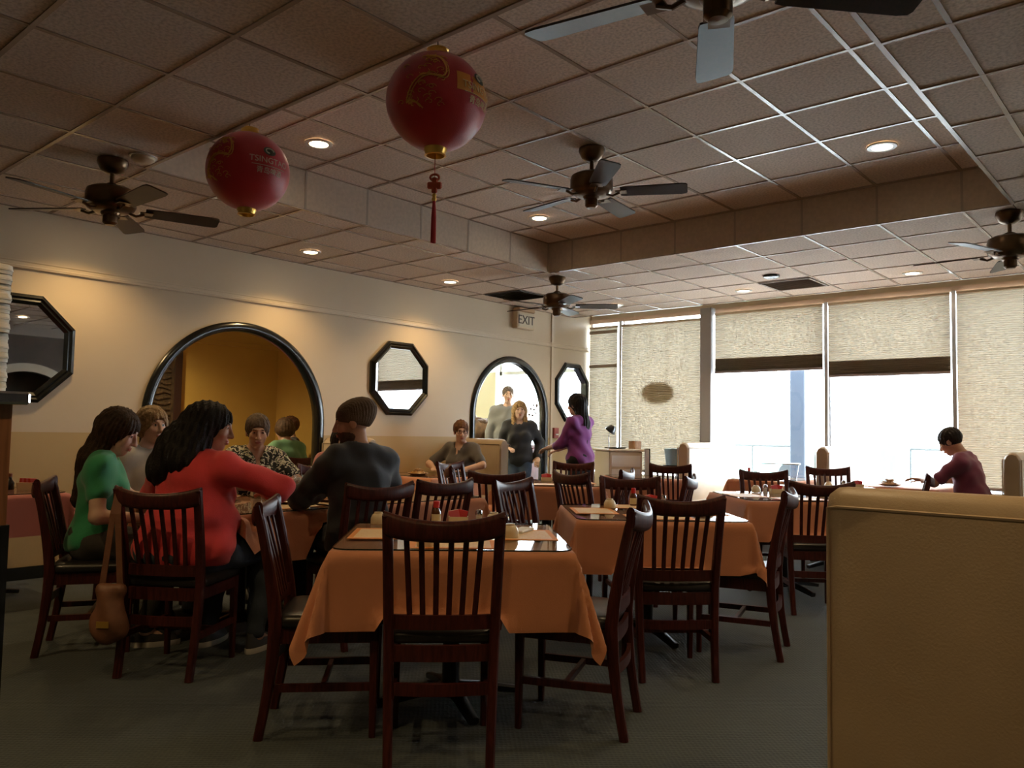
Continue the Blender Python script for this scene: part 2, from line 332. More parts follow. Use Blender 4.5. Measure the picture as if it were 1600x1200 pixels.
# ------------------------------------------------------------------ ceiling: slab, tiles, grid
GX = [-2.603 + .6072 * k for k in range(-8, 11)]; GY = [4.22 + .6096 * k for k in range(-13, 10)]
ceil = MB()
ceil.box(-7.34, CX0, YB, YE, CE + .03, CE + .09).box(CX1, XR, YB, YE, CE + .03, CE + .09)
ceil.box(CX0, CX1, YB, CY0, CE + .03, CE + .09).box(CX0, CX1, CY1, YE, CE + .03, CE + .09)
ceil.box(CX0 - .1, CX1 + .1, CY0 - .1, CY1 + .1, CC + .03, CC + .10)
ceil.box(CX0 - .05, CX0, CY0, CY1, CE + .02, CC + .05).box(CX1, CX1 + .05, CY0, CY1, CE + .02, CC + .05)
ceil.box(CX0 - .05, CX1 + .05, CY0 - .05, CY0, CE + .02, CC + .05).box(CX0 - .05, CX1 + .05, CY1, CY1 + .05, CE + .02, CC + .05)
ceil.box(-7.34, XR, YE, YE + .04, CE, 3.30).box(-7.34, XR + .2, YE, WY + .2, 3.25, 3.32)
ceil = tag(ceil.build('ceiling', M_TRIM), 'suspended tile ceiling with a raised rectangular bay', 'ceiling', kind='structure')
tile_me = {}
def tile(x0, x1, y0, y1, z, name='ceiling_tile'):
    w, d = round(x1 - x0, 3), round(y1 - y0, 3)
    if w < .03 or d < .03: return
    if (w, d) not in tile_me:
        t = MB().bbox(-w / 2 + .003, w / 2 - .003, -d / 2 + .003, d / 2 - .003, 0, .018, .004); o = t.build(name, M_TILE); tile_me[(w, d)] = o.data; bpy.data.objects.remove(o)
    link(name, tile_me[(w, d)], ceil, T((x0 + x1) / 2, (y0 + y1) / 2, z + .004))
def cells(lines, lo, hi): 
    c = [lo] + [g for g in lines if lo + .02 < g < hi - .02] + [hi]; return list(zip(c[:-1], c[1:]))
VENT = []
for x0, x1 in cells(GX, WX, XR):
    for y0, y1 in cells(GY, YB, YE):
        if y1 < -.7 or x0 > 1.5: continue
        # cut each cell by the raised bay
        xs = [(x0, x1)] if (x1 <= CX0 or x0 >= CX1 or y1 <= CY0 or y0 >= CY1) else None
        if xs: tile(x0, x1, y0, y1, CE); continue
        if x0 < CX0: tile(x0, CX0, y0, y1, CE)
        if x1 > CX1: tile(CX1, x1, y0, y1, CE)
        xa, xb = max(x0, CX0), min(x1, CX1)
        if y0 < CY0: tile(xa, xb, y0, CY0, CE)
        if y1 > CY1: tile(xa, xb, CY1, y1, CE)
for x0, x1 in cells(GX, CX0, CX1):
    for y0, y1 in cells(GY, CY0, CY1): tile(x0, x1, y0, y1, CC)
# plain (untiled) slab part outside the frame
MB().box(1.5, XR, YB, YE, CE + .004, CE + .02).box(WX, 1.5, YB, -.7, CE + .004, CE + .02).build('ceiling_panel', M_TILE, ceil)
def bar(x0, x1, y0, y1, z): MB().box(x0, x1, y0, y1, z - .002, z + .012).build('grid_bar', M_GRID, ceil)
hb = .0115
for g in GX:
    if not WX < g < 1.6: continue
    if CX0 < g < CX1: bar(g - hb, g + hb, -.75, CY0, CE); bar(g - hb, g + hb, CY1, YE, CE); bar(g - hb, g + hb, CY0, CY1, CC)
    else: bar(g - hb, g + hb, -.75, YE, CE)
for g in GY:
    if not -.75 < g < YE: continue
    if CY0 < g < CY1: bar(WX, CX0, g - hb, g + hb, CE - .0005); bar(CX1, 1.55, g - hb, g + hb, CE - .0005); bar(CX0, CX1, g - hb, g + hb, CC - .0005)
    else: bar(WX, 1.55, g - hb, g + hb, CE - .0005)
for a in ((CX0 - .02, CX0 + .004, CY0, CY1), (CX1 - .004, CX1 + .02, CY0, CY1), (CX0, CX1, CY0 - .02, CY0 + .004), (CX0, CX1, CY1 - .004, CY1 + .02)):
    bar(*a, CE - .001)
bar(WX, WX + .02, -.75, YE, CE - .001); bar(WX, XR, YE - .02, YE, CE - .001)
for a in ((CX0, CX0 + .018, CY0, CY1), (CX1 - .018, CX1, CY0, CY1), (CX0, CX1, CY0, CY0 + .018), (CX0, CX1, CY1 - .018, CY1)): bar(*a, CC - .001)
# bay side panels and their seams
M_SIDE = mat('bay_panel', (0.60, 0.50, 0.40), 0.7, noise=(30, .12))
M_SEAM = mat('bay_seam', (0.40, 0.34, 0.28), 0.5)
for y0, y1 in cells(GY, CY0, CY1):
    for xa, xb in ((CX0, CX0 + .008), (CX1 - .008, CX1)): MB().box(xa, xb, y0 + .008, y1 - .008, CE + .004, CC - .004).build('bay_panel', M_SIDE, ceil)
    MB().box(CX0, CX0 + .010, y1 - .009, y1 + .009, CE, CC).build('bay_seam', M_SEAM, ceil); MB().box(CX1 - .010, CX1, y1 - .009, y1 + .009, CE, CC).build('bay_seam', M_SEAM, ceil)
for x0, x1 in cells(GX, CX0, CX1):
    for ya, yb in ((CY0, CY0 + .008), (CY1 - .008, CY1)): MB().box(x0 + .008, x1 - .008, ya, yb, CE + .004, CC - .004).build('bay_panel', M_SIDE, ceil)
    MB().box(x1 - .009, x1 + .009, CY1 - .010, CY1, CE, CC).build('bay_seam', M_SEAM, ceil)
def vent(cx, cy, w, d, material, label, n=9):
    t = thing('ceiling_vent', label, 'vent', (cx, cy, CE - .006))
    f = MB(); f.box(-w / 2, w / 2, -d / 2, -d / 2 + .02, -.006, .004).box(-w / 2, w / 2, d / 2 - .02, d / 2, -.006, .004).box(-w / 2, -w / 2 + .02, -d / 2, d / 2, -.006, .004).box(w / 2 - .02, w / 2, -d / 2, d / 2, -.006, .004)
    f.build('frame', material, t)
    for k in range(n):
        y = -d / 2 + .03 + (d - .06) * (k + .5) / n; MB().box(-w / 2 + .02, w / 2 - .02, -.018, .018, -.001, .001, T(0, y, -.001, rx=.5)).build('slat', material, t)
    MB().box(-w / 2 + .01, w / 2 - .01, -d / 2 + .01, d / 2 - .01, .004, .006).build('backing', material, t)
vent(-3.514, 8.792, .57, .57, mat('dusty_vent', (.40, .34, .29), .7), 'dusty square return-air vent near the window blinds')
vent(-6.55, 7.573, .57, .57, mat('dark_vent', (.06, .06, .06), .6), 'dark square ceiling vent near the exit sign')
sd = thing('smoke_detector', 'black round ceiling puck beside the dusty vent', 'detector', (-3.52, 8.2, CE)); MB().lathe([(.001, -.035), (.05, -.034), (.085, -.02), (.09, 0)], 24).build('body', M_BLACKTRIM, sd, True); MB().lathe([(.001, -.040), (.012, -.039), (.014, -.034)], 18).build('lens', M_CHROME, sd, True)
sd = thing('smoke_detector', 'off-white round smoke detector near the corner ceiling fan', 'detector', (-5.13, 2.25, CE)); MB().lathe([(.001, -.04), (.045, -.038), (.07, -.02), (.075, 0)], 24).build('body', M_TRIM, sd, True); MB().lathe([(.078, -.006), (.085, -.004), (.085, 0)], 24).build('base_ring', M_WHITE, sd, True)

# ------------------------------------------------------------------ recessed lights
LAMP_W = 18
def downlight(x, y, z, label, w=1.0, col=(1.0, .70, .36), sfx=''):
    t = thing('recessed_light' + sfx, label, 'ceiling light', (x, y, z), group='recessed ceiling lights')
    MB().lathe([(.062, .0), (.068, -.010), (.095, -.010), (.098, -.002), (.098, .0)], 28, cap=False).build('trim_ring', M_WHITE, t, True)
    m = mat('lamp_glow', (1, .8, .5), .5, emit=(1.0, .80, .52), estr=14)
    MB().lathe([(.001, -.004), (.045, -.004), (.064, -.002)], 24).build('bulb', m, t, True)
    l = bpy.data.lights.new('lamp' + sfx, 'SPOT'); l.energy = LAMP_W * w; l.color = col; l.spot_size = R(128); l.spot_blend = .7; l.shadow_soft_size = .06
    lo = bpy.data.objects.new('lamp' + sfx, l); COL.objects.link(lo); lo.parent = t; lo.location = (0, 0, -.03)
for x, y, w_ in ((-4.75, 3.31, 'between the two red lanterns'), (-1.69, 5.79, 'at the corner toward the pale blind'), (-4.75, 5.795, 'behind the bay fan'), (-1.71, 3.32, 'above the fan over the cream partition')): downlight(x, y, CC, 'glowing recessed light in the raised ceiling bay ' + w_)
for x, y, w_ in ((-6.575, 4.53, 'wide arch'), (-6.58, 6.43, 'octagonal mirror between the arches'), (-6.57, 2.62, 'mirror by the serving station')): downlight(x, y, CE, 'recessed wall-washing light in the low ceiling above the ' + w_, 1.3, (1.0, .66, .28))
# the ring of low-ceiling lights around the bay goes on behind and beside the photographer, mirrored about the bay
for x, y in ((-4.14, .18), (-2.31, .18), (-.5, .18), (.17, 2.62), (.17, 4.53), (.17, 6.43)): downlight(x, y, CE, 'recessed light in the low ceiling on the photographer side', 1.3, (1.0, .66, .28), '_offscreen')
for x, y, w_ in ((-5.95, 8.9, 'at the tip of the exit-sign fan'), (-4.14, 8.86, 'beside the black detector'), (-2.31, 8.89, 'over the lower half-raised blind')): downlight(x, y, CE, 'glowing recessed light along the blinds ' + w_, .7)
downlight(-.5, 8.87, CE, 'recessed light over the blind beyond the cream partition', .7, sfx='_offscreen')

# ------------------------------------------------------------------ windows, blinds, outside
MULL = [-7.14, -6.57, -5.145, -3.575, -2.165, -.65, .9, 2.4, XR]
ww = MB().box(-7.34, XR + .2, WY, WY + .15, 0, .62).box(-7.34, XR + .2, WY, WY + .15, 2.955, 3.3)
tag(ww.build('wall_window', M_WALL), 'low wall and header of the window side', 'wall', kind='structure')
tag(MB().box(WX, XR, WY - .03, WY + .06, 2.895, 2.955).build('trim_5', mat('pink_beige_header', (.66, .47, .36), .5)), 'pinkish header strip above the blinds', 'trim', kind='structure')
tag(MB().box(WX, XR, WY - .08, WY + .02, .60, .64).build('trim_6', M_TRIM), 'window ledge behind the booths', 'trim', kind='structure')
for i in range(8):
    x0, x1 = MULL[i], MULL[i + 1]
    t = thing('window_%d' % (i + 1) + ('_offscreen' if i > 4 else ''), 'tall aluminium window section behind the blinds', 'window', group='window sections along the street side'); tag(t, kind='structure')
    f = MB(); f.box(x0, x0 + .035, WY, WY + .1, .62, 2.955).box(x1 - .035, x1, WY, WY + .1, .62, 2.955).box(x0, x1, WY, WY + .1, .62, .67).box(x0, x1, WY, WY + .1, 2.90, 2.955)
    f.build('window_frame', M_ALU, t); MB().box(x0 + .03, x1 - .03, WY + .05, WY + .056, .65, 2.92).build('pane', M_PANE, t)
    # slim bright mullion standing in front of the frame
    if 0 < i < 8 and i != 2: MB().box(x0 - .022, x0 + .022, WY - .06, WY, .64, 2.9).build('mullion', M_ALU, t)
tag(MB().bbox(-5.225, -5.065, WY - .16, WY + .02, 0, 2.96).build('trim_7', M_POST), 'grey square structural post between the blinds', 'post', kind='structure')
def blind(x0, x1, z0, label, z1=2.885, y=WY - .075, pitch=.024):
    t = thing('window_blind', label, 'blind', ((x0 + x1) / 2, y, 0)); w = (x1 - x0) / 2 - .006
    n = max(4, int((z1 - z0 - .03) / pitch)); pts = []
    for k in range(2 * n + 1):
        z = z1 - .03 - (z1 - z0 - .06) * k / (2 * n); pts.append((.007 if k % 2 else -.007, z))
    v = [(s * w, a, b) for a, b in pts for s in (-1, 1)]; f = [(2 * k, 2 * k + 1, 2 * k + 3, 2 * k + 2) for k in range(len(pts) - 1)]
    MB().add(v, f).build('pleated_fabric', M_BLIND, t)
    MB().bbox(-w, w, -.02, .02, z1 - .03, z1, .004).build('head_rail', M_TRIM, t); MB().bbox(-w, w, -.016, .016, z0, z0 + .032, .006).build('bottom_rail', mat('mauve_rail', (.30, .26, .28), .5), t)
    if z0 > 1.2:   # raised blind: pleats gather above the rail
        pts = [(.02 if k % 2 else -.02, z0 + .032 + .16 * (k / 44) ** 1.25) for k in range(45)]
        v = [(s * w, a, b) for a, b in pts for s in (-1, 1)]; MB().add(v, [(2 * k, 2 * k + 1, 2 * k + 3, 2 * k + 2) for k in range(44)]).build('gathered_pleats', M_BLIND, t)
        MB().tube([(w - .07, 0, z0), (w - .07, 0, z0 + .04)], .004, 6).build('cord', M_PAPER, t)
    return t
nb = blind(-7.11, -6.60, .70, 'narrow lowered pleated blind in the corner beside the octagonal window', z1=2.84)
for z_ in (2.22, 2.73): MB().bbox(-.25, .25, -.022, -.008, z_, z_ + .045, .004).build('shade_rail', mat('tan_rail', (.36, .29, .21), .6), nb)
blind(-6.54, -5.24, .70, 'wide lowered pleated blind showing a dark oval shadow', z1=2.84)
blind(-5.05, -3.60, 2.07, 'half-raised pleated blind next to the grey post')
blind(-3.545, -2.19, 1.972, 'half-raised pleated blind hanging slightly lower than its neighbour')
blind(-2.135, -.68, .70, 'pale fully lowered pleated blind behind the diner in maroon')
blind(-.62, .87, .70, 'fully lowered pleated blind beyond the cream booth'); blind(.93, 2.37, .70, 'fully lowered pleated blind near the far wall end')
# oval sign hung on the glass behind the wide blind
t = thing('window_sign', 'dark oval sign hanging behind the wide lowered blind', 'sign', (-5.93, WY - .058, 1.83))
MB().lathe([(.001, 0), (.25, 0), (.25, .012), (.001, .012)], 40, M=Matrix.Rotation(-PI / 2, 4, 'X') @ Matrix.Diagonal((1.06, .62, 1, 1))).build('panel', mat('sign_dark', (.02, .018, .018), .6), t)
MB().tube([(-.14, .006, .13), (-.14, .006, .95)], .003, 5).tube([(.14, .006, .13), (.14, .006, .95)], .003, 5).build('cord', M_BLACKMETAL, t)
# outside
tag(MB().box(-40, 40, WY + .15, 60, -.35, -.15).build('ground_outside', mat('pale_concrete', (.62, .62, .6), .8, noise=(2, .1))), 'pale concrete ground outside the windows', 'ground', kind='structure')
def patio_post(x, y, w, m, label):
    t = thing('patio_post', label, 'post', (x, y, -.15)); MB().bbox(-w / 2, w / 2, -w / 2, w / 2, 0, 3.3, .01).build('shaft', m, t); MB().bbox(-w * .7, w * .7, -w * .7, w * .7, 2.65, 2.85, .01).build('capital', m, t)
patio_post(-4.75, 12.1, .22, mat('blue_grey_paint', (.035, .05, .08), .6), 'blue-grey square patio post outside the half-raised blind')
patio_post(-3.55, 12.4, .24, mat('pale_grey_paint', (.17, .18, .20), .6), 'pale grey patio post outside the lower half-raised blind')
patio_post(-2.95, 17.0, .26, mat('pale_grey_paint', (.55, .58, .62), .6), 'distant pale patio post with a bracketed top')
def railing(x0, x1, y, label):
    t = thing('railing', label, 'railing', ((x0 + x1) / 2, y, -.15)); h = (x1 - x0) / 2; m = mat('grey_rail', (.10, .12, .13), .5)
    MB().tube([(-h, 0, 1.25), (h, 0, 1.25)], .022, 8).build('top_rail', m, t); MB().tube([(-h, 0, .35), (h, 0, .35)], .016, 8).build('bottom_rail', m, t)
    n = max(2, int((x1 - x0) / .9))
    for k in range(n + 1): MB().tube([(-h + 2 * h * k / n, 0, 0), (-h + 2 * h * k / n, 0, 1.25)], .016, 8).build('baluster', m, t)
railing(-6.2, -4.9, 12.2, 'thin grey patio railing left of the blue-grey post'); railing(-3.3, .5, 12.5, 'long thin grey patio railing right of the pale post')
# parked car seen through the glass
t = thing('car', 'pale green car parked outside beyond the patio', 'car', (-10.4, 24.0, -.15), R(-15)); mc = mat('teal_paint', (.30, .62, .50), .3, coat=.6)
b = MB(); prof = [(-2.1, .35), (-2.1, .75), (-1.9, .88), (-1.0, .95), (-.45, 1.38), (.75, 1.42), (1.45, .98), (2.05, .9), (2.15, .6), (2.1, .35)]
b.loft([[(x * (1 - .02 * abs(k)), y, .35 + (z - .35) * (1 if abs(k) < 2 else .93)) for x, z in prof] for k, y in ((-2, -.85), (-1, -.8), (1, .8), (2, .85))]); b.build('body', mc, t, True)
for sy in (-1, 1):
    MB().poly([(-.9, .98), (-.42, 1.32), (.7, 1.36), (1.3, 1.0)], .02, 'y', T(0, sy * .83 - .01, 0)).build('side_window', mat('car_glass', (.03, .04, .05), .1), t)
    for sx in (-1.3, 1.35): MB().lathe([(.001, -.1), (.2, -.1), (.31, -.08), (.33, 0), (.31, .08), (.2, .1), (.001, .1)], 24, T(sx, sy * .8, .33, rx=PI / 2)).build('wheel', mat('tyre', (.02, .02, .02), .8), t, True)

# ------------------------------------------------------------------ rooms behind the arches
M_YEL = mat('yellow_wall', (0.60, 0.39, 0.085), 0.6, noise=(1.5, .12)); M_YELB = mat('entrance_wall', (0.80, 0.72, 0.48), 0.6)
YX = -9.6
tag(MB().box(YX - .1, YX, .5, 6.35, 0, 2.9).build('wall_yellow', M_YEL), 'yellow ochre rear wall of the room through the wide arch', 'wall', kind='structure')
tag(MB().box(YX, WX - .2, 6.15, 6.25, 0, 2.9).build('wall_yellow_end', M_YEL), 'yellow ochre end wall of the room through the wide arch', 'wall', kind='structure')
tag(MB().box(YX, WX - .2, .4, .5, 0, 2.9).build('wall_yellow_start', M_YEL), 'yellow ochre near wall of the side room', 'wall', kind='structure')
tag(MB().box(YX, WX - .2, .4, 6.25, 2.75, 2.9).build('ceiling_side_room', M_TRIM), 'plain ceiling of the yellow side room', 'ceiling', kind='structure')
tag(MB().loft([[(YX, y, 2.28), (YX + .02, y, 2.285), (YX + .02, y, 2.335), (YX, y, 2.34)] for y in (.5, 6.15)]).build('trim_8', M_YEL), 'ochre rail along the yellow rear wall', 'trim', kind='structure')
def side_lamp(x, y, z, w, col, label, name='recessed_light_offscreen'):
    t = thing(name, label, 'ceiling light', (x, y, z)); MB().lathe([(.062, 0), (.068, -.010), (.095, -.010), (.098, 0)], 24, cap=False).build('trim_ring', M_WHITE, t, True)
    MB().lathe([(.001, -.004), (.064, -.003)], 20).build('bulb', MATS['lamp_glow'], t)
    l = bpy.data.lights.new('lamp_offscreen', 'SPOT'); l.energy = w; l.color = col; l.spot_size = R(150); l.spot_blend = .8; l.shadow_soft_size = .08
    o = bpy.data.objects.new('lamp_offscreen', l); COL.objects.link(o); o.parent = t; o.location = (0, 0, -.03)
side_lamp(-8.6, 3.6, 2.75, 130, (1, .78, .46), 'recessed light in the yellow side room ceiling')
side_lamp(-8.5, 7.3, 2.9, 110, (1, .80, .45), 'recessed light in the entrance ceiling')
# dark carved panel on the yellow wall
t = thing('carved_panel', 'dark carved wooden panel in a brown frame on the yellow wall', 'wall art', (YX, 4.46, 0)); m = mat_wood('carved_dark', (.02, .012, .006), (.10, .06, .025), .5)
MB().box(.0, .03, -.62, .28, .5, 2.2).build('backing', m, t)
for k in range(26):
    z = .58 + k * .062; pts = [(.035, -.56 + .75 * q / 10, z + .018 * math.sin(q * 1.9 + k * 1.3)) for q in range(11)]; MB().tube(pts, .014, 5).build('carved_ridge', m, t)
f = MB(); f.box(0, .06, -.68, -.60, .45, 2.26).box(0, .06, .24, .32, .45, 2.26).box(0, .06, -.68, .32, 2.18, 2.26).box(0, .06, -.68, .32, .45, .53); f.build('frame', mat('dark_brown_frame', (.035, .015, .010), .4), t)
# entrance lobby
tag(MB().box(-12.6, WX - .2, 6.30, 6.4, 0, 3.0).build('wall_lobby_side', M_YELB), 'pale yellow side wall of the entrance lobby', 'wall', kind='structure')
tag(MB().box(-12.7, -12.6, 6.3, 9.05, 0, 3.0).build('wall_lobby', M_YELB), 'pale yellow rear wall of the entrance lobby', 'wall', kind='structure')
tag(MB().box(-12.7, WX - .2, 6.3, 10.2, 2.9, 3.0).build('ceiling_lobby', mat('lobby_ceiling', (.8, .8, .78), .7)), 'white ceiling of the entrance lobby', 'ceiling', kind='structure')
tag(MB().box(-12.6, -8.98, WY - .12, WY - .02, 0, 2.23).build('wall_lobby_front', M_YELB), 'pale yellow wall beside the entrance glazing', 'wall', kind='structure')
tag(MB().box(-40, -12.7, -2, 60, -.36, -.14).build('ground_lobby', MATS['pale_concrete']), 'pale pavement beyond the entrance doors', 'ground', kind='structure')
tag(MB().box(-13.5, WX - .2, WY + .0, WY + .1, 0, .25).build('wall_lobby_sill', M_ALU), 'metal sill under the entrance glazing', 'wall', kind='structure')
t = thing('door_1', 'aluminium framed glass entrance doors flooded with daylight', 'door', (0, 0, 0)); tag(t, kind='structure'); f = MB()
for y in (9.06, 9.9): f.box(-12.66, -12.6, y, y + .05, 0, 2.9)
f.box(-12.66, -12.6, 9.06, 9.95, 2.15, 2.2)
for x in (-12.6, -11.4, -10.2, -9.0, -7.8): f.box(x, x + .05, WY, WY + .06, .2, 2.9)
f.box(-12.6, WX - .2, WY, WY + .06, 2.18, 2.24); f.build('door_frame', M_ALU, t)
MB().box(-12.6, WX - .2, WY + .03, WY + .036, .25, 2.9).build('pane', M_PANE, t); MB().box(-12.64, -12.634, 9.06, 9.95, 0, 2.9).build('pane', M_PANE, t)

# ------------------------------------------------------------------ mirrors
def mirror(cy, w, h, label, cz=1.83):
    t = thing('octagonal_mirror', label, 'mirror', (WX, cy, cz))
    o0, o1, o2, o3 = octo(0, 0, w, h), octo(0, 0, w - .05, h - .05), octo(0, 0, w - .11, h - .11), octo(0, 0, w - .16, h - .16)
    MB().loft([[(0, *p) for p in o0], [(.03, *p) for p in o0], [(.045, *p) for p in o1], [(.032, *p) for p in octo(0, 0, w - .08, h - .08)], [(.04, *p) for p in o2], [(.02, *p) for p in o3], [(.0, *p) for p in o3]], False, False).build('frame', M_BLACKTRIM, t)
    MB().poly(o3, .012, 'x', T(.004)).build('mirror_glass', M_MIRROR, t)
mirror(2.19, .88, .86, 'octagonal mirror in a heavy black frame near the serving station'); mirror(6.185, .87, .85, 'octagonal mirror in a black frame between the two arches')
# exit sign, fire alarm
t = thing('exit_sign', 'cream boxed exit sign high on the wall above the entrance arch', 'sign', (WX, 8.34, 2.78))
MB().bbox(0, .10, -.18, .18, -.14, .09, .008).build('housing', mat('sign_cream', (.62, .50, .34), .5), t); MB().bbox(.0, .12, -.17, .17, .09, .145, .01).build('top_cap', mat('sign_tan', (.50, .33, .18), .5), t)
MB().box(.10, .104, -.15, .15, -.115, .065).build('face', mat('sign_face', (.58, .50, .36), .4), t)
me = text_mesh('EXIT', .17, .002); me.materials.append(mat('sign_letters', (.05, .03, .025), .5)); link('lettering', me, t, T(.106, 0, -.025) @ Matrix(((0, 0, 1, 0), (1, 0, 0, 0), (0, 1, 0, 0), (0, 0, 0, 1))))
t = thing('fire_alarm', 'small red fire alarm pull box beside the entrance arch', 'alarm', (WX, 9.122, 1.235)); mr_ = mat('alarm_red', (.30, .04, .03), .4)
MB().bbox(0, .045, -.055, .055, -.075, .075, .006).build('housing', mr_, t); MB().bbox(.045, .06, -.03, .03, -.03, -.01, .004).build('handle', M_WHITE, t)

# ------------------------------------------------------------------ ceiling fans
def make_fan():
    root = thing('ceiling_fan', '', 'ceiling fan', group='ceiling fans'); z = 0    # z=0 is the blade plane
    MB().lathe([(.075, .32), (.092, .318), (.095, .295), (.07, .245), (.03, .225)], 24).build('canopy', M_BRASS, root, True)
    MB().tube([(0, 0, .12), (0, 0, .24)], .014, 10).build('downrod', M_BRASS, root, True)
    MB().lathe([(.02, .165), (.04, .155), (.05, .14), (.115, .132), (.145, .115), (.152, .09), (.152, .02), (.14, -.005), (.10, -.025), (.07, -.03)], 30).build('motor', M_BRASS, root, True)
    MB().lathe([(.06, -.03), (.055, -.045), (.045, -.05), (.045, -.095), (.03, -.11), (.001, -.112)], 20).build('switch_housing', M_BRASS, root, True)
    for k in range(5):
        a = 2 * PI * k / 5; M = Matrix.Rotation(a, 4, 'Z')
        MB().tube([(.10, 0, -.015), (.15, 0, -.03), (.20, 0, -.012)], .009, 6, M).box(.17, .25, -.045, .045, -.010, -.005, M).build('blade_iron', M_BRASS, root)
        out = [(.205, -.055), (.23, -.06), (.62, -.072), (.655, -.066), (.665, -.05), (.665, .05), (.655, .066), (.62, .072), (.23, .06), (.205, .055)]
        MB().poly(out, .008, 'z', M @ T(0, 0, -.004, rx=R(-12))).build('blade', M_FAN, root)
    return root
fan = make_fan()
FANS = [((-5.34, 2.15, 2.627), -.5, 'five-blade ceiling fan in the dim corner above the diners, next to a red lantern'),
        ((-3.29, 4.59, 2.936), 28, 'five-blade ceiling fan mounted in the raised ceiling bay'),
        ((-5.42, 6.94, 2.627), 38, 'five-blade ceiling fan near the exit sign'),
        ((-1.12, 6.91, 2.627), 34, 'five-blade ceiling fan beside the pale blind'),
        ((-1.13, 2.235, 2.627), 46, 'five-blade ceiling fan above the cream booth partition')]
for i, (p, a, lb) in enumerate(FANS):
    o = fan if i == 0 else copy_tree(fan); o.location = p; o.rotation_euler = (0, 0, R(a)); o['label'] = lb

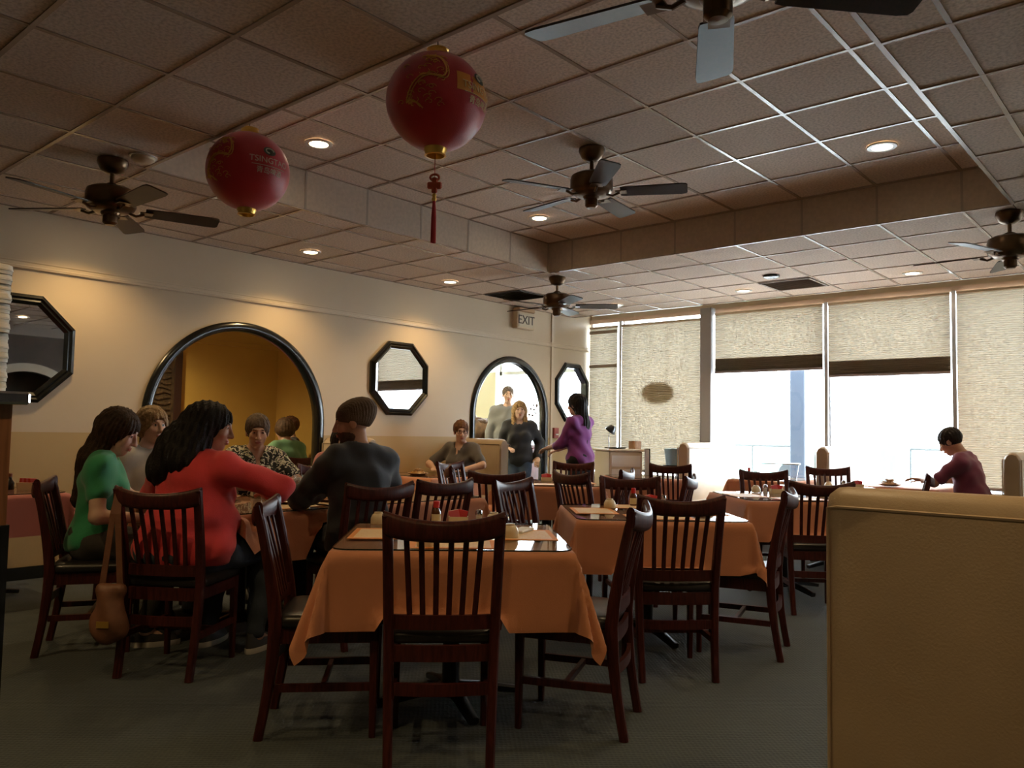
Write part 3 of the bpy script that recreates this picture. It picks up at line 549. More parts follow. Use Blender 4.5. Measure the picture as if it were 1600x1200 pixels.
# ------------------------------------------------------------------ lanterns
def lantern(p, rad, lam_text, lam_dragon, tcol, label, tassel=False, band=None, sz=.052):
    t = thing('paper_lantern', label, 'lantern', p); zs = .965
    prof = [(rad * math.cos(R(a)) * (1 if abs(a) < 80 else .98), rad * zs * math.sin(R(a))) for a in range(-78, 79, 6)]
    n = 48; rs = [[(r * (1 + .006 * math.cos(8 * 2 * PI * k / n)) * math.cos(2 * PI * k / n), r * (1 + .006 * math.cos(8 * 2 * PI * k / n)) * math.sin(2 * PI * k / n), z) for k in range(n)] for r, z in prof]
    MB().loft(rs).build('shade', M_REDL, t, True)
    for s_, nm in ((1, 'top_cap'), (-1, 'bottom_cap')):
        z0 = s_ * rad * zs * .965; MB().lathe([(.030, z0 - .006 * s_), (.058, z0), (.058, z0 + s_ * .012), (.052, z0 + s_ * .022), (.050, z0 + s_ * .034), (.055, z0 + s_ * .038), (.045, z0 + s_ * .04), (.040, z0 + s_ * .012)], 24, cap=False).build(nm, M_GOLD, t, True)
    MB().tube([(0, 0, rad * zs), (0, 0, CC - p[2])], .0025, 5).build('hanging_cord', M_BLACKMETAL, t)
    def onto(me, lam0, phi0, dr=.004):
        for v in me.vertices:
            lam = lam0 + v.co.x / rad; ph = phi0 + v.co.y / rad; r = rad * 1.004 + dr + v.co.z
            v.co = (r * math.cos(ph) * math.cos(lam), r * math.cos(ph) * math.sin(lam), zs * r * math.sin(ph))
    for body, size, ph in (('TSINGTAO', sz, R(3)), ('青岛啤酒', sz * .82, R(-12))):
        me = text_mesh(body, size, .0008); onto(me, lam_text, ph); me.materials.append(tcol); link('lettering', me, t)
    ln = MB()
    pt = lambda lam, ph, dr=.003: ((rad + dr) * math.cos(ph) * math.cos(lam), (rad + dr) * math.cos(ph) * math.sin(lam), zs * (rad + dr) * math.sin(ph))
    ln.tube([pt(lam_text + q * .05, R(-4.5)) for q in range(-9, 10)], .0022, 5); ln.build('underline', tcol, t)
    e = MB(); c = [pt(lam_text + .17 * math.cos(a), R(18) + .12 * math.sin(a), .004) for a in [2 * PI * k / 20 for k in range(20)]]
    e.add([pt(lam_text, R(18), .005)] + c, [(0, 1 + k, 1 + (k + 1) % 20) for k in range(20)]); e.build('emblem', mat('emblem_green', (.06, .09, .07), .5), t)
    e = MB(); e.tube([pt(lam_text + .11 * math.cos(a), R(18) + .07 * math.sin(a), .006) for a in [2 * PI * k / 14 for k in range(11)]], .004, 5); e.build('emblem_mark', mat('emblem_pale', (.5, .5, .42), .5), t)
    # gold line dragon: coiling body, whiskers and claws
    d = MB(); r2 = random.Random(3)
    def stroke(pts, w=.0022): d.tube([pt(lam_dragon + a, b) for a, b in pts], w, 5)
    body = [(.50 * math.sin(u * 2.1) * (1 - .12 * u), .62 - .40 * u + .12 * math.sin(u * 5.2)) for u in [i * .1 for i in range(30)]]
    stroke(body, .004); stroke([(a + .05, b - .03) for a, b in body], .003)
    for i in range(0, 30, 2): a, b = body[i]; stroke([(a, b), (a + .05, b + .06), (a + .02, b + .10)], .0018)
    for k in range(30):
        a, b = r2.uniform(-.5, .45), r2.uniform(-.45, .6); s_ = r2.choice((-1, 1)); stroke([(a + s_ * .09 * math.cos(q * .7) * (1 - q * .1), b + .06 * math.sin(q * .7) * (1 - q * .1)) for q in range(8)], .0018)
    d.build('dragon_lines', mat('gold_print', (.62, .30, .06), .4, .2), t)
    if band: 
        bm_ = MB(); g = [[pt(lam_text + a, b, .001) for a in np.linspace(-.62, .62, 14)] for b in np.linspace(-.08, .30, 6)]; bm_.loft(g, False, False, closed=False); bm_.build('printed_band', band, t, True)
    if tassel:
        zb = -rad * zs - .04
        MB().tube([(0, 0, zb + .02), (0, 0, zb - .12)], .0018, 5).build('tassel_cord', mat('tassel_red', (.42, .02, .03), .7), t)
        mt = mat('knot_red', (.45, .07, .03), .6); k = MB(); z = zb - .13
        k.bbox(-.036, .036, -.009, .009, z - .028, z + .008, .006).bbox(-.014, .014, -.008, .008, z - .05, z + .03, .005); k.tube([(.022 * math.cos(a), 0, z + .03 + .016 * math.sin(a)) for a in np.linspace(0, 2 * PI, 13)], .006, 6); k.build('tassel_knot', mt, t, M=Matrix.Rotation(R(40), 4, 'Z'))
        MB().lathe([(.006, z - .05), (.012, z - .058), (.009, z - .07), (.013, z - .078), (.009, z - .09)], 12).build('tassel_bead', M_GOLD, t, True)
        st = MB()
        for q in range(14): a = 2 * PI * q / 14; st.tube([(.005 * math.cos(a), .005 * math.sin(a), z - .088), (.010 * math.cos(a), .010 * math.sin(a), z - .17), (.011 * math.cos(a), .011 * math.sin(a), z - .30)], .0025, 5)
        st.build('tassel_fringe', MATS['tassel_red'], t)
    return t
a1 = math.atan2(-2.709, 2.899); a2 = math.atan2(-2.611, 4.481)
lantern((-2.899, 2.709, 2.872), .25, a1 + R(58), a1 - R(16), mat('print_pale_gold', (.62, .46, .24), .5), 'larger red silk lantern with a gold dragon and a hanging tassel', True, mat('gold_band', (.60, .24, .03), .45))
lantern((-4.481, 2.611, 2.814), .25, a2 + R(30), a2 - R(50), mat('print_grey_gold', (.50, .36, .26), .5), 'smaller-looking red silk lantern without a tassel beside the corner fan')

# ------------------------------------------------------------------ chairs
def make_chair():
    root = thing('dining_chair', '', 'chair')
    rear = lambda z: -.20 - .055 * ((.45 - z) / .45) ** 1.6 if z < .45 else -.20 - .085 * ((z - .45) / .47) ** 1.35
    wid = lambda z: .186 + .022 * (z / .92)
    for s in (-1, 1):
        zz = [0, .1, .2, .32, .45, .55, .66, .77, .86, .905, .922]
        MB().tube([(s * wid(z), rear(z), z) for z in zz], 0, rect=[(.034 + .004 * min(1, z / .4), .036 + (.016 * math.exp(-((z - .45) / .2) ** 2)) if z < .9 else .03) for z in zz], up=(0, 1, 0)).build('rear_leg', M_CHAIR, root, True)
        zz = [0, .15, .3, .44]
        MB().tube([(s * .185, .19, z) for z in zz], 0, rect=[(.026 + .012 * z / .44, .026 + .012 * z / .44) for z in zz], up=(0, 1, 0)).build('front_leg', M_CHAIR, root, True)
        MB().box(s * .186 - .010, s * .186 + .010, -.20, .19, .185, .215).build('side_stretcher', M_CHAIR, root)
        MB().box(s * .186 - .011, s * .186 + .011, -.20, .19, .375, .44).build('side_apron', M_CHAIR, root)
    # crest rail: bowed backwards, dipping in the middle
    rs = []
    for i in range(17):
        u = -1 + 2 * i / 16; x = u * .222; bow = -.038 * (1 - u * u); dip = -.034 * (1 - abs(u) ** 2.2)
        zt = .938 + dip; zb = .838 - .012 * (1 - u * u) + .012 * abs(u) ** 6; y = rear(.89) + bow
        rs.append([(x, y + .0185 * math.copysign(abs(math.cos(a_)) ** .8, math.cos(a_)), (zb + zt) / 2 + (zt - zb) / 2 * math.copysign(abs(math.sin(a_)) ** .7, math.sin(a_))) for a_ in [2 * PI * q_ / 14 for q_ in range(14)]])
    MB().loft(rs).build('crest_rail', M_CHAIR, root, True, angle=60)
    for k in range(6):
        u = (-1 + 2 * (k + 1) / 7) * 1.0
        pts = [(u * (.17 + .025 * (z - .55) / .33), rear(z) - .030 * (1 - u * u) * ((z - .5) / .35), z) for z in (.53, .62, .72, .80, .85)]
        MB().tube(pts, 0, rect=(.021, .011), up=(0, 1, 0)).build('slat', M_CHAIR, root)
    def crosspiece(z0, z1, bow, name, th=.018):
        rs = []
        for i in range(9):
            u = -1 + 2 * i / 8; x = u * .185; y = rear((z0 + z1) / 2) + bow * (1 - u * u); rs.append([(x, y - th / 2, z0), (x, y - th / 2, z1), (x, y + th / 2, z1), (x, y + th / 2, z0)])
        MB().loft(rs).build(name, M_CHAIR, root, True)
    crosspiece(.495, .548, -.02, 'lower_back_rail'); crosspiece(.375, .435, -.012, 'rear_apron'); crosspiece(.255, .30, -.02, 'rear_stretcher')
    MB().box(-.185, .185, .178, .20, .375, .44).build('front_apron', M_CHAIR, root); MB().box(-.185, .185, -.02, 0, .188, .212).build('cross_stretcher', M_CHAIR, root)
    rings = []
    for z, k in ((.438, .97), (.448, 1.0), (.468, 1.0), (.482, .965), (.489, .88), (.492, .6)): rings.append([(x * k, y * k + .012, z) for x, y in rrect(.425, .43, .05)])
    MB().loft(rings).build('seat_cushion', M_VINYL, root, True, angle=60)
    return root
chair0 = make_chair(); _used = [False]; SEATS = []
def chair(x, y, ang, label, crest=False, group=None):
    """x,y = seat centre (or crest centre), ang = direction the sitter faces, degrees"""
    if crest: x += .26 * math.cos(R(ang)); y += .26 * math.sin(R(ang))
    o = chair0 if not _used[0] else copy_tree(chair0); _used[0] = True
    o.location = (x, y, 0); o.rotation_euler = (0, 0, R(ang - 90)); o['label'] = label; SEATS.append((x, y, ang))
    if group: o['group'] = group
    return o
CH = 'dark mahogany slat-back chair '
chair(-2.16, 2.11, 136, CH + 'with its back squarely across the nearest orange-clothed table', True)
chair(-2.85, 2.13, 48, CH + 'seen side-on between the woman in red and the nearest table')
chair(-2.13, 2.88, 204, CH + 'turned sideways between the two nearest clothed tables')
chair(-2.23, 3.84, 135, CH + 'with its back across the second orange-clothed table')
chair(-2.13, 4.49, 197, CH + 'pulled sideways to the window side of the second table')
chair(-3.90, 3.06, 172, CH + 'under the man in the beanie')
chair(-3.94, 3.60, 176, CH + 'empty next to the man in the beanie')
chair(-5.55, 5.80, 10, CH + 'between the booth diner with glasses and the middle table')
chair(-4.86, 5.20, 45, CH + 'seen edge-on in front of the middle table')
chair(-4.22, 4.68, 125, CH + 'standing alone in front of the entrance arch', True)
chair(-3.44, 4.00, 8, CH + 'turned toward the second table beside the beanie man', True)
chair(-5.24, 7.04, 300, CH + 'on the far side of the middle table by the waitress', True)
chair(-3.86, 5.18, 75, CH + 'behind the second table, its left slats showing', True)
chair(-3.88, 5.96, 200, CH + 'seen edge-on against the cream cabinet', True)
chair(-3.19, 4.98, 318, CH + 'on the far side of the second table facing us', True)
chair(-4.39, 7.63, 112, CH + 'in front of the blue pail near the grey post', True)
chair(-3.02, 5.50, 200, CH + 'edge-on beside the end of the window booth', True)
chair(-3.13, 7.13, 312, CH + 'on the far side of the third orange-clothed table', True)
chair(-2.09, 5.70, 128, CH + 'with its back across the third table next to the cream partition', True)
chair(-3.12, 8.72, 300, CH + 'silhouetted against the bright window', True)
chair(-1.92, 7.72, 195, CH + 'edge-on in front of the man in maroon', True)
chair(-4.06, 2.09, 124, CH + 'under the woman in red, a brown bag hanging on it')
chair(-4.76, 1.94, 60, CH + 'under the girl in green')
for (x, y, a, who) in ((-5.66, 3.42, -16, 'under the woman in the floral top'), (-5.60, 4.16, -16, 'under the woman raising a phone'), (-5.60, 2.58, 5, 'under the fair-haired diner'), (-7.98, 5.28, 178, 'under the diner in pale green in the yellow room'), (-8.62, 5.74, 235, 'under the reddish-haired diner in the yellow room')): chair(x, y, a, CH + who)

# ------------------------------------------------------------------ tables, cloths, glass tops
TOPZ = .742
LAPS = []; CLOTHS = []
def cloth_mesh(w, d, over, seed, tuck, x0, y0, rz):
    """square cloth: flat on the top, each strand beyond the edge falls until a seat or a lap carries it and then lies outward on that"""
    r_ = random.Random(seed); a, b = w / 2 + .004, d / 2 + .004; ni, nj = max(15, int(w / .035)), max(15, int(d / .035)); no = 13
    us = np.concatenate([np.linspace(-a - over, -a, no)[:-1], np.linspace(-a, a, ni), np.linspace(a, a + over, no)[1:]])
    vs = np.concatenate([np.linspace(-b - over, -b, no)[:-1], np.linspace(-b, b, nj), np.linspace(b, b + over, no)[1:]])
    ph = [r_.uniform(0, 6) for _ in range(8)]; tk = {(i, j): tuck * r_.uniform(.8, 1.15) for i in (-1, 1) for j in (-1, 1)}
    skew = {(i, j): r_.uniform(-.25, .25) for i in (-1, 1) for j in (-1, 1)}
    cr, sr = math.cos(R(rz)), math.sin(R(rz)); Z0 = TOPZ + .003; reach = math.hypot(a, b) + over + .5
    seats = [(p, q, math.cos(R(g)), math.sin(R(g))) for p, q, g in SEATS if math.hypot(p - x0, q - y0) < reach]
    hm = {}; C_ = .02
    for P in LAPS:
        Q = P[np.hypot(P[:, 0] - x0, P[:, 1] - y0) < reach]
        for px, py, pz in Q:
            ci, cj = int(math.floor(px / C_)), int(math.floor(py / C_))
            for di in (-1, 0, 1):
                for dj in (-1, 0, 1):
                    k = (ci + di, cj + dj)
                    if pz > hm.get(k, 0): hm[k] = pz
    def top(lx, ly):
        X, Y = x0 + lx * cr - ly * sr, y0 + lx * sr + ly * cr; t = 0
        for p, q, fx, fy in seats:
            yy = (X - p) * fx + (Y - q) * fy; xx = (X - p) * fy - (Y - q) * fx
            if abs(xx) < .235 and -.19 < yy < .248: t = max(t, .497)
            elif abs(xx) < .25 and -.33 < yy <= -.19: t = max(t, .95)
        return max(t, hm.get((int(math.floor(X / C_)), int(math.floor(Y / C_))), 0))
    def strand(bx, by, ox, oy, s, f):
        px, py, z = bx + ox * .011, by + oy * .011, Z0; n = max(1, int(round(s / .012))); ds = s / n; v = ds * math.sqrt(max(.2, 1 - f * f)); hit = False
        for _ in range(n):
            cx, cy, cz = px + ox * f * ds, py + oy * f * ds, z - v; t = top(cx, cy) + .006
            if cz >= t: px, py, z = cx, cy, cz; continue
            hit = True
            if t <= z + .012:                                  # carried: creep outward over the support
                cx, cy = px + ox * ds, py + oy * ds; t2 = top(cx, cy) + .006
                if t2 <= z + .02: px, py, z = cx, cy, max(t2, z - ds) if t2 > .1 else z
            elif z - v >= top(px, py) + .006: z -= v           # blocked sideways: hang straight
        return px, py, z, hit
    V = []
    for u in us:
        for v in vs:
            dx, dy = max(abs(u) - a, 0), max(abs(v) - b, 0); sx, sy = (1 if u > 0 else -1), (1 if v > 0 else -1)
            bx, by = max(-a, min(a, u)), max(-b, min(b, v))
            if dx == 0 and dy == 0: V.append((u, v, 0)); continue
            if dx == 0 or dy == 0:
                s = dx + dy; al = v if dx else u; k = 0 if dx else 1; L = (b if dx else a)
                wv = .016 * math.sin(al * 6.5 + ph[k + (2 if (sx if dx else sy) > 0 else 0)]) * (s / over) * (1 - (abs(al) / L) ** 4)
                ox, oy = (sx, 0) if dx else (0, sy); px, py, z, hit = strand(bx, by, ox, oy, s, .045)
                if not hit and top(px + ox * wv, py + oy * wv) + .004 < z: px += ox * wv; py += oy * wv
                V.append((px, py, z - Z0)); continue
            r = math.hypot(dx, dy); th = math.atan2(dy, dx); t_ = min(1, max(0, th / (PI / 2) + skew[(sx, sy)] * math.sin(2 * th) * .5))
            f = .045 + tk[(sx, sy)] * math.sin(PI * t_) ** .9 * (1.12 - .62 * math.exp(-((t_ - .5) / .12) ** 2))
            px, py, z, hit = strand(bx, by, sx * math.cos(th), sy * math.sin(th), r, f); V.append((px, py, z - Z0))
    n, m = len(us), len(vs)
    return MB().add(V, [(i * m + j, (i + 1) * m + j, (i + 1) * m + j + 1, i * m + j + 1) for i in range(n - 1) for j in range(m - 1)])
def lay_cloth(x, y, rz, w, d, where, over, cloth, seed, tuck):
    c = cloth_mesh(w, d, over, seed, tuck, x, y, rz).build('tablecloth', cloth or M_CLOTH, None, True, angle=80); c.location = (x, y, TOPZ + .003); c.rotation_euler = (0, 0, R(rz))
    tag(c, ('dusty pink' if cloth is M_PINK else 'terracotta orange') + ' cloth on the table ' + where, 'tablecloth')
def table(x, y, rz, w, d, where, over=.30, cloth=None, glass=True, seed=1, tuck=.34):
    t = thing('dining_table', 'square pedestal dining table under a cloth, ' + where if abs(w - d) < .05 else 'long pedestal dining table under a cloth, ' + where, 'table', (x, y, 0), R(rz))
    MB().poly(rrect(w, d, .05), .03, 'z', T(0, 0, TOPZ - .03)).build('table_top', M_CHAIR, t)
    for cx in ((0,) if w < 1.4 and d < 1.4 else (-.3 * max(w, d), .3 * max(w, d))):
        px, py = (cx, 0) if w >= d else (0, cx)
        MB().lathe([(.045, .03), (.04, .06), (.038, .66), (.07, .69), (.07, TOPZ - .03)], 18, T(px, py)).build('pedestal', M_BLACKMETAL, t, True)
        for k in range(4): MB().tube([(px, py, .07), (px + .16 * math.cos(k * PI / 2 + .3), py + .16 * math.sin(k * PI / 2 + .3), .055), (px + .34 * math.cos(k * PI / 2 + .3), py + .34 * math.sin(k * PI / 2 + .3), .022)], 0, rect=[(.07, .05), (.055, .04), (.045, .03)], up=(0, 0, 1)).build('base_foot', M_BLACKMETAL, t, True)
    CLOTHS.append((x, y, rz, w, d, where, over, cloth, seed, tuck))
    if glass:
        g = MB(); g.poly(rrect(w, d, .075, 8), .006, 'z'); g.mi = [0, 0] + [1] * (len(g.f) - 2); g = g.build('glass_top', [M_GTOP, mat('glass_edge', (.012, .02, .018), .2)]); g.location = (x, y, TOPZ + .0075); g.rotation_euler = (0, 0, R(rz)); tag(g, 'clear rounded glass sheet on the table ' + where, 'glass top')
table(-2.67, 2.67, 45, .98, .98, 'nearest the photographer with the red-capped bottle', seed=4, over=.31)
table(-2.67, 4.36, 43, .98, .98, 'second in line beyond the nearest one', seed=9, over=.29, tuck=.26)
table(-2.67, 6.45, 45, .92, .92, 'third in line next to the cream partition', seed=3)
table(-4.61, 3.35, 0, 1.08, 2.05, 'with plates and glasses among the diners', seed=6, over=.28, tuck=.25)
table(-4.90, 6.15, 45, .95, .95, 'in the middle before the waitress', seed=8)
table(-4.95, 7.98, 45, .75, .75, 'in front of the cream cabinet', seed=11)
table(-3.86, 9.15, 0, .70, 1.05, 'in the window booth holding a clear bin', seed=12, over=.2)
table(-2.76, 7.93, 45, .84, .84, 'before the bright window by the man in maroon', seed=13)
table(-2.45, 9.21, 0, .80, 1.05, 'in the window booth of the man in maroon', seed=14, over=.2, glass=False)
table(-6.55, 6.10, 0, .95, .75, 'in the wall booth of the diner with glasses', seed=15, over=.2)
table(-6.47, 1.80, 0, .70, .95, 'against the wall beside the serving station', seed=16, cloth=M_PINK, over=.28)
table(-9.05, 4.86, 0, .8, .9, 'in the yellow room behind the wide arch', seed=17, cloth=M_PINK, over=.2, glass=False)

# ------------------------------------------------------------------ booths
def booth_back(x, y, rz, length, h, label, th=.15, seat=1):
    t = thing('booth', label, 'booth', (x, y, 0), R(rz)); l2 = length / 2
    sec = lambda o: [(-th / 2 + o, .10), (-th / 2 + o, h - .07), (-th / 2 + .02 + o, h - .03), (-th / 2 + .05, h - .005 - o), (0, h - o), (th / 2 - .05, h - .005 - o), (th / 2 - .02 - o, h - .03), (th / 2 - o, h - .07), (th / 2 - o, .10)]
    xs = [(-l2, .02), (-l2 + .02, .004), (-l2 + .05, 0), (l2 - .05, 0), (l2 - .02, .004), (l2, .02)]
    MB().loft([[(xx, a, b) for a, b in sec(o)] for xx, o in xs]).build('backrest', M_BOOTH, t, True, angle=50)
    pip = MB()
    for s in (-1, 1):
        pip.tube([(-l2 + .01, s * (th / 2 + .001), .1), (-l2 + .01, s * (th / 2 + .001), h - .065), (-l2 + .04, s * (th / 2 + .002), h - .062), (l2 - .04, s * (th / 2 + .002), h - .062), (l2 - .01, s * (th / 2 + .001), h - .065), (l2 - .01, s * (th / 2 + .001), .1)], .0055, 6)
    pip.build('piping', mat('piping_vinyl', (.50, .38, .25), .4), t, True)
    MB().box(-l2 + .01, l2 - .01, -th / 2 + .015, th / 2 - .015, 0, .10).build('plinth', M_BLACKTRIM, t)
    if seat:
        y0, y1 = (th / 2, th / 2 + .5) if seat > 0 else (-th / 2 - .5, -th / 2)
        rings = [[(cx * (l2 - .01) * k, (y0 + y1) / 2 + cy * .25 * k, z) for cx, cy in ((-1, -1), (1, -1), (1, 1), (-1, 1))] for z, k in ((.30, .99), (.32, 1), (.44, 1), (.465, .97), (.47, .9))]
        MB().loft(rings).build('seat_cushion', M_BOOTH, t); MB().box(-l2 + .02, l2 - .02, y0 + .02, y1 - .03, 0, .30).build('seat_base', mat('booth_base', (.06, .04, .035), .5), t)
    return t
booth_back(.10, 2.70, 0, 2.10, 1.075, 'big cream vinyl booth partition rising in front of the third table')
booth_back(-4.78, 9.24, 90, 1.30, 1.15, 'cream vinyl window booth beside the grey post', seat=-1)
booth_back(-3.27, 9.42, 90, .95, 1.14, 'cream vinyl window booth back between two window tables', seat=0)
booth_back(-1.40, 9.20, 90, 1.36, 1.13, 'cream vinyl window booth behind the man in maroon', seat=1)
booth_back(-6.80, 7.30, 0, .66, 1.15, 'tan vinyl wall booth behind the diner with glasses', seat=-1)
booth_back(-6.72, 5.18, 0, .74, 1.15, 'tan vinyl wall booth next to the wide arch', seat=1)


# ------------------------------------------------------------------ people: smooth-union volumes meshed with surface nets
class Field:
    def __init__(s): s.p = []
    def cap(s, a, b, ra, rb=None, k=.02, sub=False, squash=None):
        a, b = np.array(a, float), np.array(b, float); rb = ra if rb is None else rb; m = max(ra, rb) + k
        s.p.append((np.minimum(a, b) - m, np.maximum(a, b) + m, ('c', a, b, ra, rb), k, sub)); return s
    def ell(s, c, r, k=.02, rot=None, sub=False):
        c, r = np.array(c, float), np.array(r, float); m = (r.max() if rot is not None else r) + k
        s.p.append((c - m, c + m, ('e', c, r, np.array(rot) if rot is not None else None), k, sub)); return s
    @staticmethod
    def ev(q, P):
        if q[0] == 'c':
            _, a, b, ra, rb = q; ab = b - a; t = np.clip(((P - a) @ ab) / max(ab @ ab, 1e-9), 0, 1)
            return np.linalg.norm(P - a - t[..., None] * ab, axis=-1) - (ra + (rb - ra) * t)
        _, c, r, rot = q; d = P - c
        if rot is not None: d = d @ rot
        k0 = np.linalg.norm(d / r, axis=-1); k1 = np.linalg.norm(d / (r * r), axis=-1)
        return k0 * (k0 - 1) / np.maximum(k1, 1e-6)
    def mesh(s, res, fine=(), fres=None, warp=None, post=None):
        lo = np.min([p[0] for p in s.p if not p[4]], 0) - .02; hi = np.max([p[1] for p in s.p if not p[4]], 0) + .02
        ax = []
        for i in range(3):
            v = lo[i]; L = [v]; iv = [(f[0][i], f[1][i]) for f in fine]
            while v < hi[i]:
                v += fres if any(a - fres <= v <= b for a, b in iv) else res; L.append(v)
            ax.append(np.array(L))
        n = [len(a) for a in ax]; D = np.full(n, .3, np.float32)
        for l, h, q, k, sub in s.p:
            i0 = [max(0, np.searchsorted(ax[i], l[i]) - 1) for i in range(3)]; i1 = [min(n[i], np.searchsorted(ax[i], h[i]) + 1) for i in range(3)]
            if any(b <= a for a, b in zip(i0, i1)): continue
            sl = tuple(slice(a, b) for a, b in zip(i0, i1))
            P = np.stack(np.meshgrid(*[ax[i][sl[i]] for i in range(3)], indexing='ij'), -1)
            d = s.ev(q, P); A = D[sl]
            if sub: d = -d; hh = np.clip(.5 - .5 * (A - d) / max(k, 1e-4) * -1, 0, 1); hh = np.clip(.5 + .5 * (d - A) / max(k, 1e-4), 0, 1); D[sl] = A * (1 - hh) + d * hh + k * hh * (1 - hh)
            else: hh = np.clip(.5 + .5 * (A - d) / max(k, 1e-4), 0, 1); D[sl] = A * (1 - hh) + d * hh - k * hh * (1 - hh)
        if warp or post:
            near = np.abs(D) < .05; idx = np.nonzero(near); P = np.stack([ax[i][idx[i]] for i in range(3)], -1)
            if warp: D[idx] += warp(P)
            if post: D[idx] = post(P, D[idx])
        return nets(D, ax)
def nets(D, ax):
    n = D.shape; neg = D < 0; c = np.zeros([k - 1 for k in n], np.int8)
    O = [(a, b, d) for a in (0, 1) for b in (0, 1) for d in (0, 1)]
    for a, b, d in O: c += neg[a:n[0] - 1 + a, b:n[1] - 1 + b, d:n[2] - 1 + d]
    I = np.nonzero((c > 0) & (c < 8)); N = len(I[0]); idx = np.full(c.shape, -1, np.int32); idx[I] = np.arange(N)
    acc = np.zeros((N, 3)); cnt = np.zeros(N)
    for e0 in O:
        for axis in range(3):
            if e0[axis]: continue
            e1 = list(e0); e1[axis] = 1
            v0 = D[I[0] + e0[0], I[1] + e0[1], I[2] + e0[2]]; v1 = D[I[0] + e1[0], I[1] + e1[1], I[2] + e1[2]]
            m = (v0 < 0) != (v1 < 0); t = np.where(m, v0 / np.where(v0 == v1, 1, v0 - v1), 0)
            for i in range(3):
                p0 = ax[i][I[i] + e0[i]]; p1 = ax[i][I[i] + e1[i]]; acc[:, i] += np.where(m, p0 + (p1 - p0) * t, 0)
            cnt += m
    V = acc / cnt[:, None]; F = []
    for axis in range(3):
        u, w = (axis + 1) % 3, (axis + 2) % 3
        s0 = [slice(None)] * 3; s1 = [slice(None)] * 3; s0[axis] = slice(0, n[axis] - 1); s1[axis] = slice(1, n[axis])
        for q in (u, w): s0[q] = slice(1, n[q] - 1); s1[q] = slice(1, n[q] - 1)
        a, b = neg[tuple(s0)], neg[tuple(s1)]
        for flip, msk in ((False, a & ~b), (True, ~a & b)):
            J = list(np.nonzero(msk)); J[u] = J[u] + 1; J[w] = J[w] + 1
            def at(du, dw): K = [J[0], J[1], J[2]]; K[u] = J[u] - du; K[w] = J[w] - dw; return idx[K[0], K[1], K[2]]
            qd = np.stack([at(1, 1), at(0, 1), at(0, 0), at(1, 0)], 1); F.append(qd[:, ::-1] if flip else qd)
    return V, np.concatenate(F)
def nets_obj(name, VF, mats, parent, paint=None, smooth_it=1):
    V, F = VF
    for _ in range(smooth_it):                                       # light Laplacian polish
        acc = np.zeros_like(V); cnt = np.zeros(len(V))
        for i in range(4): np.add.at(acc, F[:, i], V[F[:, (i + 1) % 4]]); np.add.at(cnt, F[:, i], 1)
        V = V * .55 + .45 * acc / np.maximum(cnt, 1)[:, None]
    me = bpy.data.meshes.new(name); me.from_pydata(V.tolist(), [], F.tolist())
    for m in mats: me.materials.append(m)
    if paint:
        C = V[F].mean(1); mi = np.zeros(len(F), np.int32)
        for q, k in paint: mi[Field.ev(q, C) < 0] = k
        me.polygons.foreach_set('material_index', mi)
    me.polygons.foreach_set('use_smooth', [True] * len(F)); return link(name, me, parent)
def rotx(a): c, s_ = math.cos(a), math.sin(a); return np.array([[1, 0, 0], [0, c, -s_], [0, s_, c]])
def rotz(a): c, s_ = math.cos(a), math.sin(a); return np.array([[c, -s_, 0], [s_, c, 0], [0, 0, 1]])
def roty(a): c, s_ = math.cos(a), math.sin(a); return np.array([[c, 0, s_], [0, 1, 0], [-s_, 0, c]])
M_EYEW = mat('eye_white', (.34, .29, .26), .4); M_IRIS = mat('iris', (.02, .012, .008), .2); M_LIP = mat('lips', (.42, .14, .11), .5)
def skin(c): return mat('skin_%d_%d_%d' % tuple(int(v * 100) for v in c), c, .5, noise=(18, .10))
